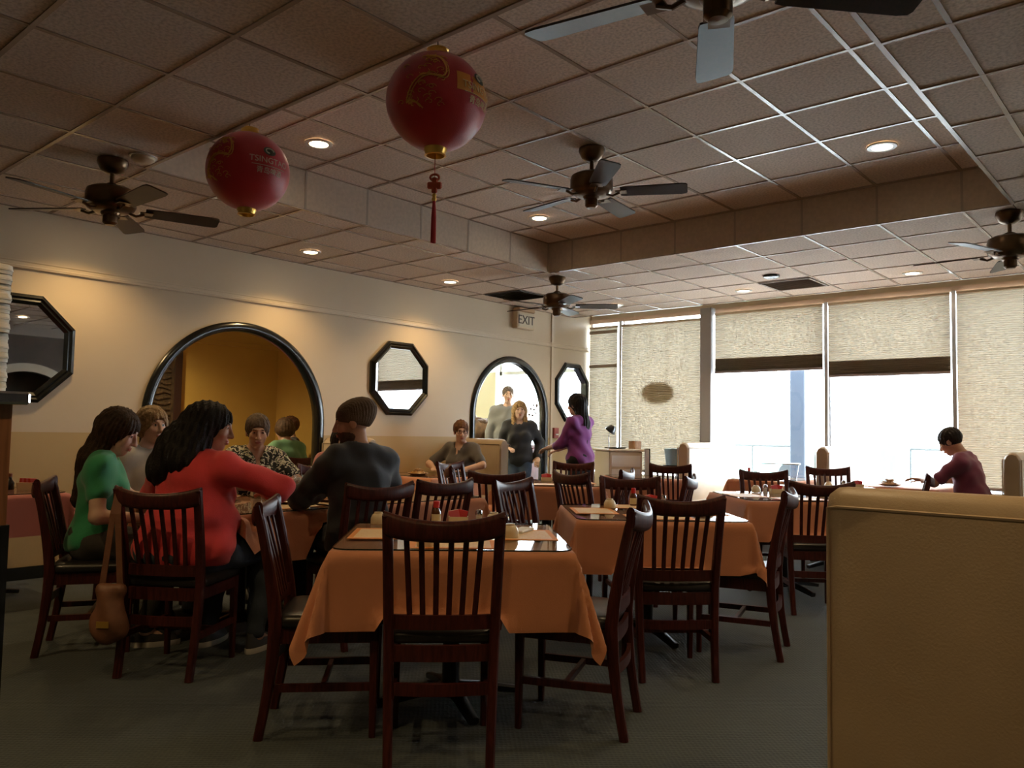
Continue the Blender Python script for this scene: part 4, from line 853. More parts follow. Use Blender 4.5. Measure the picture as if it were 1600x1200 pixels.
def person(label, x, y, ang, pose='sit', H=1.68, w=1.0, lean=0, twist=0, head=(0, 0, 0), arms=None, skin_c=(.55, .32, .22), hair=None, hair_c=(.02, .012, .01),
           shirt=None, sleeve=.75, shirt_c=(.3, .3, .3), pants_c=(.05, .06, .09), shoe_c=(.03, .03, .03), bust=0, knees=None, res=.011, fres=.0055, neckline=0, hat=None, beard=None, glasses=False, hairmat=None, shirtmat=None, jacket=False, shoulders=1.0, long_hair=None, foot=0.0, belly=0.0, seat_z=.592, hold=None):
    root = thing('person', label, 'person', (x, y, 0), R(ang - 90)); s_ = H / 1.70
    P0 = np.array([0, 0, seat_z if pose == 'sit' else .93 * s_]); RT = rotz(R(twist)) @ rotx(-R(lean))
    tp = lambda p: P0 + RT @ (np.array(p, float) * s_)
    B = Field(); C = Field(); TR = Field(); inf = .014 if not jacket else .024
    tors = [((0, -.012, .0), (.168 * w, .122 * w, .125)), ((0, .005 + .02 * (w - 1) + belly * .3, .15), (.148 * w + belly * .5, .108 * w + belly, .15)), ((0, -.004, .33), (.168 * (.6 + .4 * w), .112 * (.5 + .5 * w), .175))]
    for c, r in tors:
        B.ell(tp(c), np.array(r) * s_, .05, RT); C.ell(tp(c), np.array(r) * s_ + inf + (.014 if c[2] == .0 else 0), .06, RT)
    sw = .150 * shoulders * (.75 + .25 * w)
    for F_, g in ((B, 0), (C, inf)):
        F_.cap(tp((-sw, -.012, .435)), tp((sw, -.012, .435)), .056 * s_ + g, k=.05)
        for q in (-1, 1): F_.cap(tp((q * .02, -.02, .475)), tp((q * (sw - .02), -.015, .452)), .050 * s_ + g, .042 * s_ + g, .04)
        if bust:
            for q in (-1, 1): F_.ell(tp((q * .075, .095, .30)), np.array((.07, .06, .07)) * bust * s_ + g * .6, .05)
    # head
    HR = RT @ rotz(R(head[0])) @ rotx(R(head[1])) @ roty(R(head[2])); nb = tp((0, -.018, .47)); hcn = tp((0, .012, .565)) + HR @ (np.array((0, .018, .085)) * s_); hs = (.97 + .03 * s_)
    hp = lambda p: hcn + HR @ (np.array(p, float) * hs)
    B.cap(nb, hp((0, -.022, -.07)), .056 * (.8 + .2 * w), .052 * (.85 + .15 * w), .03)
    B.ell(hp((0, -.014, .032)), (.076, .097, .090), .02, HR).ell(hp((0, .028, -.036)), (.060 * (.9 + .1 * w), .068, .082), .025, HR).ell(hp((0, .060, -.096)), (.028 * (.7 + .3 * w), .026, .022), .025, HR)
    B.ell(hp((0, .080, .032)), (.048, .018, .012), .015, HR)
    for q in (-1, 1):
        B.ell(hp((q * .036, .068, -.022)), (.026, .022, .028), .02, HR).ell(hp((q * .077, -.008, -.008)), (.010, .023, .034), .008, HR)
        B.ell(hp((q * .031, .106, .011)), (.017, .018, .011), .008, HR, sub=True); B.ell(hp((q * .031, .078, .010)), (.0145, .0145, .0125), .003)
        B.ell(hp((q * .012, .102, -.034)), (.010, .012, .008), .006, HR)
    B.cap(hp((0, .094, .018)), hp((0, .115, -.030)), .008, .0125, .010).ell(hp((0, .094, -.058)), (.024, .013, .006), .006, HR).ell(hp((0, .093, -.070)), (.020, .013, .007), .006, HR)
    paint = [(('e', hp((q * .031, .094, .010)), np.array((.0145, .012, .0072)), HR), 1) for q in (-1, 1)] + [(('e', hp((q * .031, .098, .010)), np.array((.0085, .014, .0078)), HR), 2) for q in (-1, 1)]
    paint += [(('e', hp((q * .033, .090, .033)), np.array((.021, .022, .0048)), HR), 3) for q in (-1, 1)] + [(('e', hp((0, .100, -.064)), np.array((.023, .016, .0105)), HR), 4)]
    if beard: paint = [(('e', hp((0, .048, -.086)), np.array((.078, .090, .052)), HR), 5)] + paint
    # arms with two-bone reach
    fine = [(hp((0, 0, 0)) - .135, hp((0, 0, 0)) + .135)]; wr = {}
    arms = arms or {}
    for q, side in ((1, 'R'), (-1, 'L')):
        sh = tp((q * (sw + .022), -.012, .425)); a = arms.get(side)
        if a is None: a = ((q * .27, .10, .90), None) if pose == 'stand' else ((q * .16, .34, .68), None)
        tgt = np.array(a[0], float); L1, L2 = .285 * s_, .255 * s_
        d = tgt - sh; L = min(np.linalg.norm(d), (L1 + L2) * .985); dn = d / np.linalg.norm(d); tgt = sh + dn * L
        pole = np.array(a[1] if a[1] is not None else (q * .45, -.25, -1.0)); pole = pole - dn * (pole @ dn); pole /= np.linalg.norm(pole)
        ca = (L1 * L1 + L * L - L2 * L2) / (2 * L1 * L); el = sh + dn * (L1 * ca) + pole * (L1 * math.sqrt(max(0, 1 - ca * ca)))
        aw = .75 + .25 * w
        B.cap(sh, el, .050 * aw, .040 * aw, .03).cap(el, tgt, .041 * aw, .027, .02)
        up = min(sleeve, 1.0); e1 = sh + (el - sh) * up; C.cap(sh, e1, .054 * aw + inf, (.054 - .010 * up) * aw + inf, .05)
        if sleeve > 1: f2 = sleeve - 1; C.cap(el, el + (tgt - el) * f2, .043 * aw + inf, (.043 - .012 * f2) * aw + inf, .03)
        # hand: palm, four unequal bent fingers, thumb from the palm's side
        fd = (tgt - el) / np.linalg.norm(tgt - el); hd = np.array(a[2], float) if len(a) > 2 and a[2] is not None else fd; hd = hd / np.linalg.norm(hd)
        side_v = np.cross(hd, (0, 0, 1)); side_v = side_v / max(np.linalg.norm(side_v), 1e-6) if np.linalg.norm(side_v) > .2 else np.array((1., 0, 0)); nrm = np.cross(side_v, hd); curl = a[3] if len(a) > 3 else .5
        pc = tgt + hd * .052 * s_; Mh = np.stack([side_v, hd, nrm], 1); B.ell(pc, np.array((.042, .054, .016)) * s_, .015, Mh)
        for j, (o, ln) in enumerate(((-.029, .062), (-.010, .074), (.010, .078), (.028, .070))):
            o = o * q; k0 = tgt + (hd * .088 + side_v * o) * s_; c1 = math.cos(curl * .6), math.sin(curl * .6); c2 = math.cos(curl * 1.5), math.sin(curl * 1.5)
            k1 = k0 + (hd * c1[0] - nrm * c1[1]) * ln * .55 * s_; k2 = k1 + (hd * c2[0] - nrm * c2[1]) * ln * .5 * s_
            B.cap(k0, k1, .0092 * s_, .0085 * s_, .006).cap(k1, k2, .0085 * s_, .0072 * s_, .004)
        tb = tgt + (hd * .03 - side_v * .030 * q * -1 * -1) * s_ if False else tgt + (hd * .032 - side_v * (-q) * -.034) * s_
        tdir = hd * .75 - side_v * q * .6 - nrm * .25; tdir /= np.linalg.norm(tdir); t1 = tb + tdir * .036 * s_; B.cap(tb, t1, .012 * s_, .0105 * s_, .008).cap(t1, t1 + (hd * .9 - nrm * .35) * .028 * s_, .0105 * s_, .0085 * s_, .004)
        fine.append((np.minimum(tgt, pc) - .10, np.maximum(tgt, pc) + .10)); wr[side] = (tgt, hd, nrm)
    # legs
    for q, side in ((1, 'R'), (-1, 'L')):
        hip = P0 + np.array((q * .088 * (.6 + .4 * w), .0, -.02)) * s_
        if pose == 'sit':
            kn = np.array(knees[side]) if knees else np.array((q * .11, .43 * s_, .548 * s_)); an = np.array((kn[0], kn[1] - .02 + foot, .085)); toe = np.array((kn[0] + q * .02, an[1] + .14, .035))
        else: kn = np.array((q * .095, .015, .49)) * s_; an = np.array((q * .10, -.01, .085)) * s_; toe = np.array((q * .115, .13, .035))
        lw = .7 + .3 * w
        B.cap(hip, kn, .083 * lw, .058 * lw, .04).cap(kn, an, .054 * lw, .038, .03).cap(an, an + (toe - an) * .6, .034, .02, .02)
        TR.cap(hip, kn, .083 * lw + .015, .060 * lw + .014, .05).cap(kn, an + np.array((0, 0, .03)), .060 * lw + .012, .052, .03)
    TR.ell(P0 + np.array((0, -.012, .0)), np.array((.168 * w, .125 * w, .125)) * s_ + .016, .06)
    sk = skin(skin_c); hm = hairmat or mat('hair_%d_%d_%d' % tuple(int(v * 1000) for v in hair_c), hair_c, .6, spec=.25, noise=(40, .5), bump=(120, .4))
    nets_obj('body', B.mesh(res, fine, fres), [sk, M_EYEW, M_IRIS, hm, M_LIP, mat('stubble', (.10, .052, .034), .7, noise=(60, .4))], root, paint)
    # clothes with soft folds
    f1, f2 = rng.uniform(0, 6, 2)
    fold = lambda P: .0055 * np.sin(P[:, 2] * 38 + 9 * P[:, 0] + 5 * np.sin(P[:, 1] * 9 + f1) + f2) + .0035 * np.sin(P[:, 0] * 45 + P[:, 2] * 21 + f1)
    nk = hp((0, -.01, -.10)); hem = P0[2] - (.07 if pose == 'sit' else .14) * s_
    neck_cut = [(('c', nb + RT @ np.array((0, -.0, .0)), nb + RT @ np.array((0, .09 + neckline * .6, .12 - neckline)), .062, .07))]
    def cpost(P, D):
        D = np.maximum(D, -(Field.ev(('c', nb + RT @ np.array((0, .015, .035)), nb + RT @ np.array((0, .03, .16)), .060 + .006 * w, .075), P)))
        if neckline: D = np.maximum(D, -Field.ev(('c', nb + RT @ np.array((0, .06, .03)), nb + RT @ np.array((0, .10, -.02 - neckline)), .055, .018), P))
        return np.maximum(D, hem - P[:, 2])
    sm = shirtmat or mat('cloth_%d_%d_%d' % tuple(int(v * 1000) for v in shirt_c), shirt_c, .85, noise=(7, .18), bump=(200, .12), sheen=.2)
    nets_obj(shirt or 'shirt', C.mesh(res * 1.1, (), None, fold, cpost), [sm], root)
    pm = mat('cloth_%d_%d_%d' % tuple(int(v * 1000) for v in pants_c), pants_c, .9, noise=(9, .25), bump=(220, .12))
    nets_obj('trousers', TR.mesh(res * 1.25, (), None, lambda P: .004 * np.sin(P[:, 2] * 40 + P[:, 1] * 24)), [pm], root)
    for q, side in ((1, 'R'), (-1, 'L')):
        if pose == 'sit': kn = np.array(knees[side]) if knees else np.array((q * .11, .43 * s_, .548 * s_)); an = np.array((kn[0], kn[1] - .02 + foot, .085)); 
        else: an = np.array((q * .10, -.01, .085)) * s_
        sx, sy = an[0], an[1]
        rings = [[(sx + a * .046 * k * (1 - .25 * max(0, b)) , sy + .05 + b * .135 * k, z) for a, b in [(math.cos(t), math.sin(t)) for t in np.linspace(0, 2 * PI, 17)[:-1]]] for z, k in ((.0, .96), (.012, 1.0), (.03, .99))]
        up = [[(sx + a * .044 * k * (1 - .25 * max(0, b)), sy + .05 + b * .13 * k - o, z) for a, b in [(math.cos(t), math.sin(t)) for t in np.linspace(0, 2 * PI, 17)[:-1]]] for z, k, o in ((.03, 1.0, 0), (.06, .9, .012), (.085, .66, .04), (.105, .5, .06))]
        so = MB().loft(up).build('shoe', mat('shoe_%d' % int(shoe_c[0] * 1000), shoe_c, .5), root, True, angle=70)
        MB().loft(rings).build('sole', mat('sole_white', (.62, .60, .54), .6) if shoe_c[0] < .2 and foot != 0 else M_VINYL, so, True)
    # hair
    if hair:
        Hh = Field(); g = {'short': .012, 'crop': .006, 'full': .022, 'long': .018, 'bob': .022}[hair]
        Hh.ell(hp((0, -.018, .036)), (.078 + g, .099 + g, .091 + g), .01, HR)
        if hair in ('full', 'bob'): Hh.ell(hp((0, -.03, .0)), (.088 + g, .085 + g, .09), .03, HR)
        if hair == 'bob':
            for q in (-1, 1): Hh.cap(hp((q * .075, -.01, .02)), hp((q * .078, -.01, -.10)), .035, .03, .03)
        HZ = rotz(R(twist + head[0])); vp = lambda p: hcn + HZ @ np.array(p, float)       # hair hangs plumb
        for c in (long_hair or []): Hh.cap(vp(c[0]), vp(c[1]), c[2], c[3], .05)
        lowcut = {'short': -.055, 'crop': -.045, 'full': -.085, 'long': -9, 'bob': -.13}[hair]
        hl = {'crop': .066, 'short': .066, 'full': .060, 'long': .050, 'bob': .050}[hair]
        def hpost(P, D):
            Q = (P - hcn) @ HR / hs
            D = np.maximum(D, -Field.ev(('e', np.array((0, .135, -.045)), np.array((.078 if hair != 'crop' else .082, .108, .045 + hl)), None), Q))   # face opening
            if hair in ('short', 'crop', 'full'): D = np.maximum(D, -Field.ev(('e', np.array((0, .10, -.12)), np.array((.2, .125, .115)), None), Q)); D = np.maximum(D, lowcut - Q[:, 2])
            if hair == 'bob': D = np.maximum(D, lowcut - Q[:, 2])
            return D
        strand = lambda P: .004 * np.sin(np.arctan2(*(((P - hcn) @ HR)[:, :2].T)) * 26 + P[:, 2] * 14) + .003 * np.sin(P[:, 0] * 130 + P[:, 1] * 110)
        nets_obj('hair', Hh.mesh(max(fres * 1.15, .006), (), None, strand, hpost), [hm], root)
    if hat:
        Ht = Field(); Ht.ell(hp((0, -.020, .045)), (.092, .116, .102), .01, HR).ell(hp((0, -.075, .085)), (.072, .075, .062), .05, HR)
        def hatpost(P, D): Q = (P - hcn) @ HR / hs; return np.maximum(D, -.004 + .30 * Q[:, 1] - Q[:, 2])
        nets_obj('beanie', Ht.mesh(fres * 1.1, (), None, lambda P: .0022 * np.sin(np.arctan2(*(((P - hcn) @ HR)[:, :2].T)) * 44), hatpost), [hat], root)
    if glasses:
        gm = mat('spectacle_frame', (.02, .015, .015), .3); gl = MB()
        for q in (-1, 1):
            gl.tube([tuple(hp((q * .033 + .024 * math.cos(a), .110 - .006 * abs(math.cos(a)), .008 + .019 * math.sin(a)))) for a in np.linspace(0, 2 * PI, 17)], .0028, 5)
            gl.tube([tuple(hp((q * .057, .104, .012))), tuple(hp((q * .078, .05, .014))), tuple(hp((q * .080, -.01, .010)))], .0026, 5)
        gl.tube([tuple(hp((-.010, .112, .012))), tuple(hp((.010, .112, .012)))], .0026, 5); gl.build('glasses', gm, root)
    for ch in root.children:
        if pose == 'sit' and ch.type == 'MESH' and ch.name.split('.')[0] not in ('hair', 'beanie', 'glasses'):
            v = np.empty(len(ch.data.vertices) * 3); ch.data.vertices.foreach_get('co', v); v = v.reshape(-1, 3); v = v[v[:, 2] < TOPZ]
            c_, n_ = math.cos(R(ang - 90)), math.sin(R(ang - 90)); LAPS.append(np.stack([x + c_ * v[:, 0] - n_ * v[:, 1], y + n_ * v[:, 0] + c_ * v[:, 1], v[:, 2]], 1))
    return root, wr, hp

SK1, SK2, SK3 = (.56, .33, .23), (.46, .25, .16), (.60, .38, .28)
person('girl in a green T-shirt with long brown hair, bent over the table in profile', -4.78, 1.93, 62, H=1.60, w=1.0, lean=4, head=(-16, -18, 0), hair='long', hair_c=(.050, .025, .012), shirt='t_shirt', sleeve=.48, shirt_c=(.03, .28, .12), pants_c=(.055, .050, .042), skin_c=SK3, bust=.8, fres=.005,
       foot=-.10, arms={'R': ((.13, .24, .715), (.6, -.5, -1), (-.3, 1, 0), .3), 'L': ((-.13, .30, .80), (-.9, -.2, -.5), (.2, 1, .02), .15)}, long_hair=[((0, -.05, .0), (0, -.12, -.16), .085, .085), ((0, -.12, -.16), (.01, -.18, -.38), .085, .055)])
person('woman in a bright red long-sleeved top with long black hair, seen from behind', -4.08, 2.10, 116, H=1.70, w=1.52, lean=10, twist=-6, head=(-58, -4, 0), hair='long', hair_c=(.010, .007, .006), shirt='top', sleeve=1.55, shirt_c=(.74, .055, .062), pants_c=(.045, .060, .085), skin_c=SK2, bust=1.1, belly=.03, res=.011, fres=.0055, shoulders=1.12, shoe_c=(.05, .05, .05), foot=-.06,
       arms={'R': ((.26, .33, .86), (1, -.3, .0), (-.6, 1, 0), .15), 'L': ((-.16, .33, .835), (-1, -.3, -.3), (.4, 1, 0), .15)}, knees={'R': (.22, .42, .56), 'L': (-.10, .45, .56)}, long_hair=[((.01, -.06, .02), (.02, -.14, -.12), .105, .12), ((.02, -.14, -.10), (.04, -.21, -.22), .12, .105), ((.05, -.08, -.08), (.12, -.12, -.18), .09, .08)])
person('fair-haired diner mostly hidden behind the girl in green', -5.58, 2.58, 5, H=1.66, arms={'R': ((.12, .20, .73), None, (0, 1, 0), .2), 'L': ((-.12, .20, .73), None, (0, 1, 0), .2)}, hair='full', hair_c=(.30, .19, .09), shirt_c=(.5, .48, .42), skin_c=SK3, res=.015, fres=.008)
person('older woman in a black and white floral top facing the room', -5.62, 3.42, -20, H=1.62, w=1.12, lean=6, head=(-6, -6, 0), hair='short', hair_c=(.15, .105, .075), shirt='blouse', sleeve=.7, shirtmat=mat_floral(), skin_c=SK1, bust=1.0, neckline=.06, fres=.005,
       arms={'R': ((.13, .38, .80), (1, -.2, -.4), (-.35, 1, .02), .15), 'L': ((-.13, .38, .80), (-1, -.2, -.4), (.35, 1, .02), .15)})
pw, wr5, _ = person('dark-haired woman raising a white phone beside the beanie man', -5.56, 4.16, -20, H=1.55, lean=20, head=(-4, 8, 0), hair='bob', hair_c=(.015, .009, .007), shirt='top', sleeve=.5, shirt_c=(.42, .13, .12), skin_c=SK1, bust=.9, fres=.006,
       arms={'R': ((.07, .34, 1.05), (.9, -.1, -.8), (0, .3, 1), .9), 'L': ((-.14, .36, .80), (-1, -.2, -.4), (.35, 1, .02), .15)})
person('man in a brown knit beanie and dark grey jacket leaning over the table', -3.87, 3.07, 176, H=1.78, w=1.04, lean=3, head=(50, -6, 0), hat=mat('beanie_knit', (.135, .098, .070), .95, spec=.2, noise=(30, .2), bump=(150, .3)), hair=None, hair_c=(.020, .012, .009), beard=True, shirt='jacket', jacket=True, sleeve=1.75, shirt_c=(.022, .024, .029), pants_c=(.03, .03, .035), skin_c=SK2, fres=.005, shoulders=1.02,
       arms={'R': ((.14, .32, .84), (1, -.3, -.25), (-.3, 1, 0), .15), 'L': ((-.06, .30, .84), (-1, -.3, -.25), (.6, 1, 0), .15)})
person('diner in a pale green top seen from behind in the yellow room', -7.96, 5.28, 178, H=1.64, w=1.12, lean=8, arms={'R': ((.12, .24, .73), None, (0, 1, 0), .2), 'L': ((-.12, .24, .73), None, (0, 1, 0), .2)}, hair='full', hair_c=(.12, .065, .03), shirt_c=(.16, .34, .17), skin_c=SK1, res=.016, fres=.009)
person('reddish-haired diner in black in the yellow room', -8.61, 5.74, 235, H=1.72, arms={'R': ((.12, .22, .73), None, (0, 1, 0), .2), 'L': ((-.12, .22, .73), None, (0, 1, 0), .2)}, hair='short', hair_c=(.13, .055, .025), shirt_c=(.02, .02, .022), skin_c=SK1, res=.016, fres=.009)
person('diner with short reddish hair, glasses and a grey V-neck in the wall booth', -6.62, 6.72, 285, H=1.66, w=1.12, lean=2, head=(38, -6, 0), hair='short', hair_c=(.17, .075, .035), glasses=True, shirt='t_shirt', sleeve=.8, shirt_c=(.095, .088, .088), neckline=.10, skin_c=SK3, bust=.8, res=.013, fres=.007, seat_z=.60, foot=-.14,
       arms={'R': ((.17, .33, .80), (1, 0, -.4), (-.6, 1, .02), .15), 'L': ((-.20, .33, .80), (-1, 0, -.4), (.3, 1, .02), .15)})
person('tall man in a grey sweatshirt standing inside the entrance', -7.86, 8.92, -46, 'stand', H=1.92, w=1.05, head=(4, -3, 0), hair='crop', hair_c=(.16, .12, .09), shirt='sweatshirt', sleeve=1.9, shirt_c=(.20, .20, .20), pants_c=(.05, .05, .06), skin_c=SK3, res=.013, fres=.005)
person('smiling woman with long blonde hair in a black coat standing in the arch', -7.20, 8.42, -50, 'stand', H=1.645, w=1.06, head=(6, 4, 0), hair='long', hair_c=(.42, .26, .11), shirt='coat', jacket=True, sleeve=1.85, shirt_c=(.014, .014, .018), pants_c=(.06, .09, .14), neckline=.08, skin_c=SK3, bust=.8, res=.013, fres=.005,
       arms={'R': ((.14, .20, 1.02), None), 'L': ((-.26, .06, .90), None)}, long_hair=[((.065, -.02, .0), (.085, .02, -.20), .036, .035), ((-.065, -.02, .0), (-.085, .02, -.18), .036, .032)])
person('waitress in a purple shirt with long black hair turned toward the entrance', -5.76, 7.86, 184, 'stand', H=1.70, w=1.05, lean=2, head=(0, -4, 0), hair='long', hair_c=(.010, .008, .010), shirt='blouse', sleeve=1.35, shirt_c=(.20, .035, .22), pants_c=(.015, .016, .02), skin_c=SK1, bust=1.0, res=.013, fres=.0065,
       arms={'R': ((.14, .40, 1.03), None), 'L': ((-.12, .38, 1.05), (-.5, -.6, -1))}, long_hair=[((0, -.06, .0), (0, -.10, -.22), .082, .075), ((0, -.10, -.22), (0, -.12, -.50), .075, .045)])
person('man in a maroon polo shirt bent over his plate at the window booth', -1.72, 8.72, 180, H=1.76, w=1.16, lean=15, head=(-6, -16, 0), hair='short', hair_c=(.022, .014, .012), shirt='polo_shirt', sleeve=.75, shirt_c=(.17, .030, .075), pants_c=(.03, .03, .04), skin_c=SK2, res=.012, fres=.0065, seat_z=.59,
       arms={'R': ((.16, .44, .82), (1, -.2, -.35), (-.2, 1, .02), .2), 'L': ((-.06, .46, .84), (-1, -.2, -.4), (0.1, 1, .1), .5)})
for a_ in CLOTHS: lay_cloth(*a_)
# phone in the raised hand
_tg, _hd, _nr = wr5['R']; ph = thing('phone', 'white phone held up by the dark-haired woman', 'phone', tuple(pw.matrix_basis @ Vector(_tg + _hd * .10 - _nr * .03)), R(-22 - 90))
MB().bbox(-.036, .036, -.004, .004, -.07, .07, .004).build('case', M_WHITE, ph); MB().box(-.033, .033, .004, .0048, -.062, .062).build('screen', M_BLACKTRIM, ph)

# ------------------------------------------------------------------ things on the tables
TZ = TOPZ + .0138
def put(name, label, cat, x, y, z=TZ, rz=45, group=None): return thing(name, label, cat, (x, y, z), R(rz), group)
def placemat(x, y, rz, where):
    o = MB().box(-.19, .19, -.13, .13, 0, .0012).build('placemat', M_MATP); o.location = (x, y, TZ + .0005); o.rotation_euler = (0, 0, R(rz)); tag(o, 'orange-bordered paper placemat ' + where, 'placemat')
cup_me = {}
def cup(x, y, where, m=None, z=None):
    t = put('teacup', 'cream teacup turned upside down ' + where, 'cup', x, y, (TZ + .0017) if z is None else z)
    MB().lathe([(.036, 0), (.0385, .004), (.0375, .03), (.031, .046), (.024, .052)], 22).build('bowl', m or M_CREAM, t, True); MB().lathe([(.022, .050), (.0215, .060), (.018, .060), (.0175, .053)], 18, cap=False).build('foot_ring', m or M_CREAM, t, True)
def caddy(x, y, where, pink=(.62, .10, .13), rz=45, z=TZ):
    t = put('sugar_caddy', 'cream sugar caddy with pink packets ' + where, 'caddy', x, y, z, rz)
    b = MB(); b.box(-.05, .05, -.032, .032, 0, .008).box(-.05, -.045, -.032, .032, 0, .042).box(.045, .05, -.032, .032, 0, .042).box(-.05, .05, -.032, -.027, 0, .042).box(-.05, .05, .027, .032, 0, .042); b.build('holder', M_CREAM, t)
    mm = [mat('packet_pink', pink, .6), mat('packet_red', (.55, .03, .03), .6), M_PAPER, mat('packet_pink', pink, .6), mat('packet_red', (.55, .03, .03), .6), mat('packet_tan', (.55, .38, .18), .6)]
    for k in range(8): MB().bbox(-.026, .026, -.0016, .0016, .0, .066, .001).build('packet', mm[k % 6], t, M=T(-.012 + .024 * (k % 2), -.022 + .006 * k, .010, rx=R(-14 + 4 * k), ry=R(-12 + 23 * (k % 2))))
def sauce(x, y, where):
    t = put('sauce_bottle', 'sauce bottle with a red cap and pale label ' + where, 'bottle', x, y)
    MB().lathe([(.020, 0), (.0235, .004), (.0235, .062), (.016, .078), (.0125, .086)], 20).build('glass_body', mat('sauce_brown', (.10, .035, .012), .15, coat=.5), t, True)
    MB().lathe([(.0238, .012), (.0241, .014), (.0241, .05), (.0238, .052)], 20, cap=False).build('paper_label', mat('label_cream', (.66, .56, .34), .6), t, True); MB().lathe([(.0155, .084), (.016, .088), (.0155, .115), (.012, .118)], 18).build('cap', mat('cap_red', (.55, .02, .02), .4), t, True)
def shaker(x, y, where):
    t = put('salt_shaker', 'glass salt shaker with a steel top ' + where, 'shaker', x, y); MB().lathe([(.017, 0), (.019, .004), (.016, .03), (.018, .05)], 16).build('glass_body', mat('salt_glass', (.62, .62, .6), .1, coat=.5), t, True); MB().lathe([(.0185, .049), (.019, .056), (.016, .072), (.006, .078)], 16).build('cap', M_CHROME, t, True)
def napkin(x, y, rz, where):
    t = put('cutlery_roll', 'white napkin rolled around cutlery ' + where, 'napkin', x, y, TZ + .0017, rz); MB().bbox(-.035, .035, -.085, .085, 0, .014, .005).build('napkin', M_PAPER, t); MB().tube([(0, .085, .009), (0, .115, .008), (0, .13, .008)], 0, rect=[(.006, .003), (.012, .003), (.016, .003)], up=(0, 0, 1)).build('fork_handle', M_CHROME, t)
n1 = 'on the nearest table'; c45 = .7071
def loc(cx, cy, rz, u, v): c_, s__ = math.cos(R(rz)), math.sin(R(rz)); return cx + u * c_ - v * s__, cy + u * s__ + v * c_
placemat(*loc(-2.67, 2.67, 45, -.335, .0), 135, n1 + ' beside the side-on chair'); placemat(*loc(-2.67, 2.67, 45, .335, .0), 135, n1 + ' under the cutlery roll'); placemat(*loc(-2.67, 2.67, 45, 0, -.33), 45, n1 + ' behind the chair with its back to us'); placemat(*loc(-2.67, 2.67, 45, .0, .33), 45, n1 + ' beyond the sugar caddy')
sauce(-3.02, 2.89, n1); caddy(-2.93, 2.96, n1); shaker(-2.86, 3.04, n1); cup(-2.82, 3.11, n1 + ' right of the salt shaker'); cup(-3.20, 2.66, n1 + ' at its left corner'); cup(-2.42, 2.78, n1 + ' on the mat with the cutlery roll'); cup(-2.46, 2.30, n1 + ' behind the nearest chair back'); napkin(-2.52, 2.98, 20, n1)
n2 = 'on the second table'
placemat(*loc(-2.67, 4.36, 43, -.335, .0), 133, n2 + ' beside its left edge'); placemat(*loc(-2.67, 4.36, 43, .335, .0), 133, n2 + ' in the window glare'); placemat(*loc(-2.67, 4.36, 43, 0, -.33), 43, n2 + ' behind the chair slats'); placemat(*loc(-2.67, 4.36, 43, 0, .33), 43, n2 + ' on its far side')
cup(-2.95, 4.36, n2 + ' at its left mat'); caddy(-2.86, 4.70, n2, (.60, .12, .10)); shaker(-2.79, 4.76, n2); sauce(-2.95, 4.64, n2); cup(-2.40, 4.55, n2 + ' in the glare'); napkin(-2.32, 4.42, 10, n2)
n3 = 'on the third table'
placemat(*loc(-2.67, 6.45, 45, -.32, 0), 135, n3 + ' at its left'); placemat(*loc(-2.67, 6.45, 45, 0, -.32), 45, n3 + ' at its near side'); cup(-2.98, 6.62, n3 + ' at its left'); cup(-2.50, 6.20, n3 + ' at its near edge'); caddy(-2.80, 6.62, n3, (.62, .05, .08)); shaker(-2.87, 6.56, n3)
n4 = 'on the middle table'
placemat(*loc(-4.9, 6.15, 45, .33, 0), 135, n4 + ' at its right'); placemat(*loc(-4.9, 6.15, 45, -.33, 0), 135, n4 + ' at its left'); placemat(*loc(-4.9, 6.15, 45, 0, -.33), 45, n4 + ' at its near side'); cup(-4.80, 6.30, n4 + ' at its right'); cup(-5.15, 5.98, n4 + ' at its left'); caddy(-4.98, 6.25, n4, (.60, .06, .05))
n9 = 'on the table before the bright window'
cup(-2.80, 7.84, n9); shaker(-2.70, 7.96, n9); caddy(-2.60, 8.04, n9, (.60, .05, .05)); placemat(*loc(-2.76, 7.93, 45, -.12, -.2), 45, n9)
t = put('storage_bin', 'clear plastic bin on the window booth table', 'bin', -3.82, 9.16, TZ, 20); mb = mat_pane('clear_plastic', (.86, .9, .92), .3)
b = MB(); b.loft([[(x * k, y * k, z) for x, y in rrect(.40, .28, .04)] for z, k in ((0, .86), (.004, .88), (.16, 1.0), (.165, 1.05), (.168, 1.05))], True, False); b.build('tub', mb, t, True); MB().poly(rrect(.43, .31, .05), .012, 'z', T(0, 0, .166)).build('lid', mat('lid_white', (.72, .74, .76), .3), t)
caddy(-4.03, 8.80, 'on the window booth table', (.55, .10, .10), 30, TZ); sauce(-4.10, 8.92, 'on the window booth table'); shaker(-3.98, 8.92, 'on the window booth table')
# diners' table
def tumbler(x, y, drink, label, straw=False):
    t = put('tumbler', label, 'glass', x, y); g = mat_pane('tumbler_glass', (.90, .92, .92), .5) if 'tumbler_glass' not in MATS else MATS['tumbler_glass']
    MB().lathe([(.029, 0), (.031, .004), (.038, .145), (.0365, .145), (.029, .012), (.001, .010)], 22, cap=False).build('glass_wall', g, t, True); MB().lathe([(.028, .013), (.034, .095), (.001, .096)], 20).build('drink', drink, t, True)
    for k in range(4): MB().bbox(-.011, .011, -.011, .011, -.011, .011, .003).build('ice_cube', mat('ice', (.72, .75, .78), .15), t, M=T(.016 * math.cos(k * 1.7), .016 * math.sin(k * 1.7), .098 + .006 * k, rx=k, rz=k * 2))
    if straw: MB().tube([(.01, 0, .02), (-.03, .01, .20)], .003, 6).build('straw', M_PAPER, t)
MW = mat('iced_water', (.42, .40, .36), .08, coat=.5); MC = mat('cola', (.035, .010, .005), .1, coat=.5)
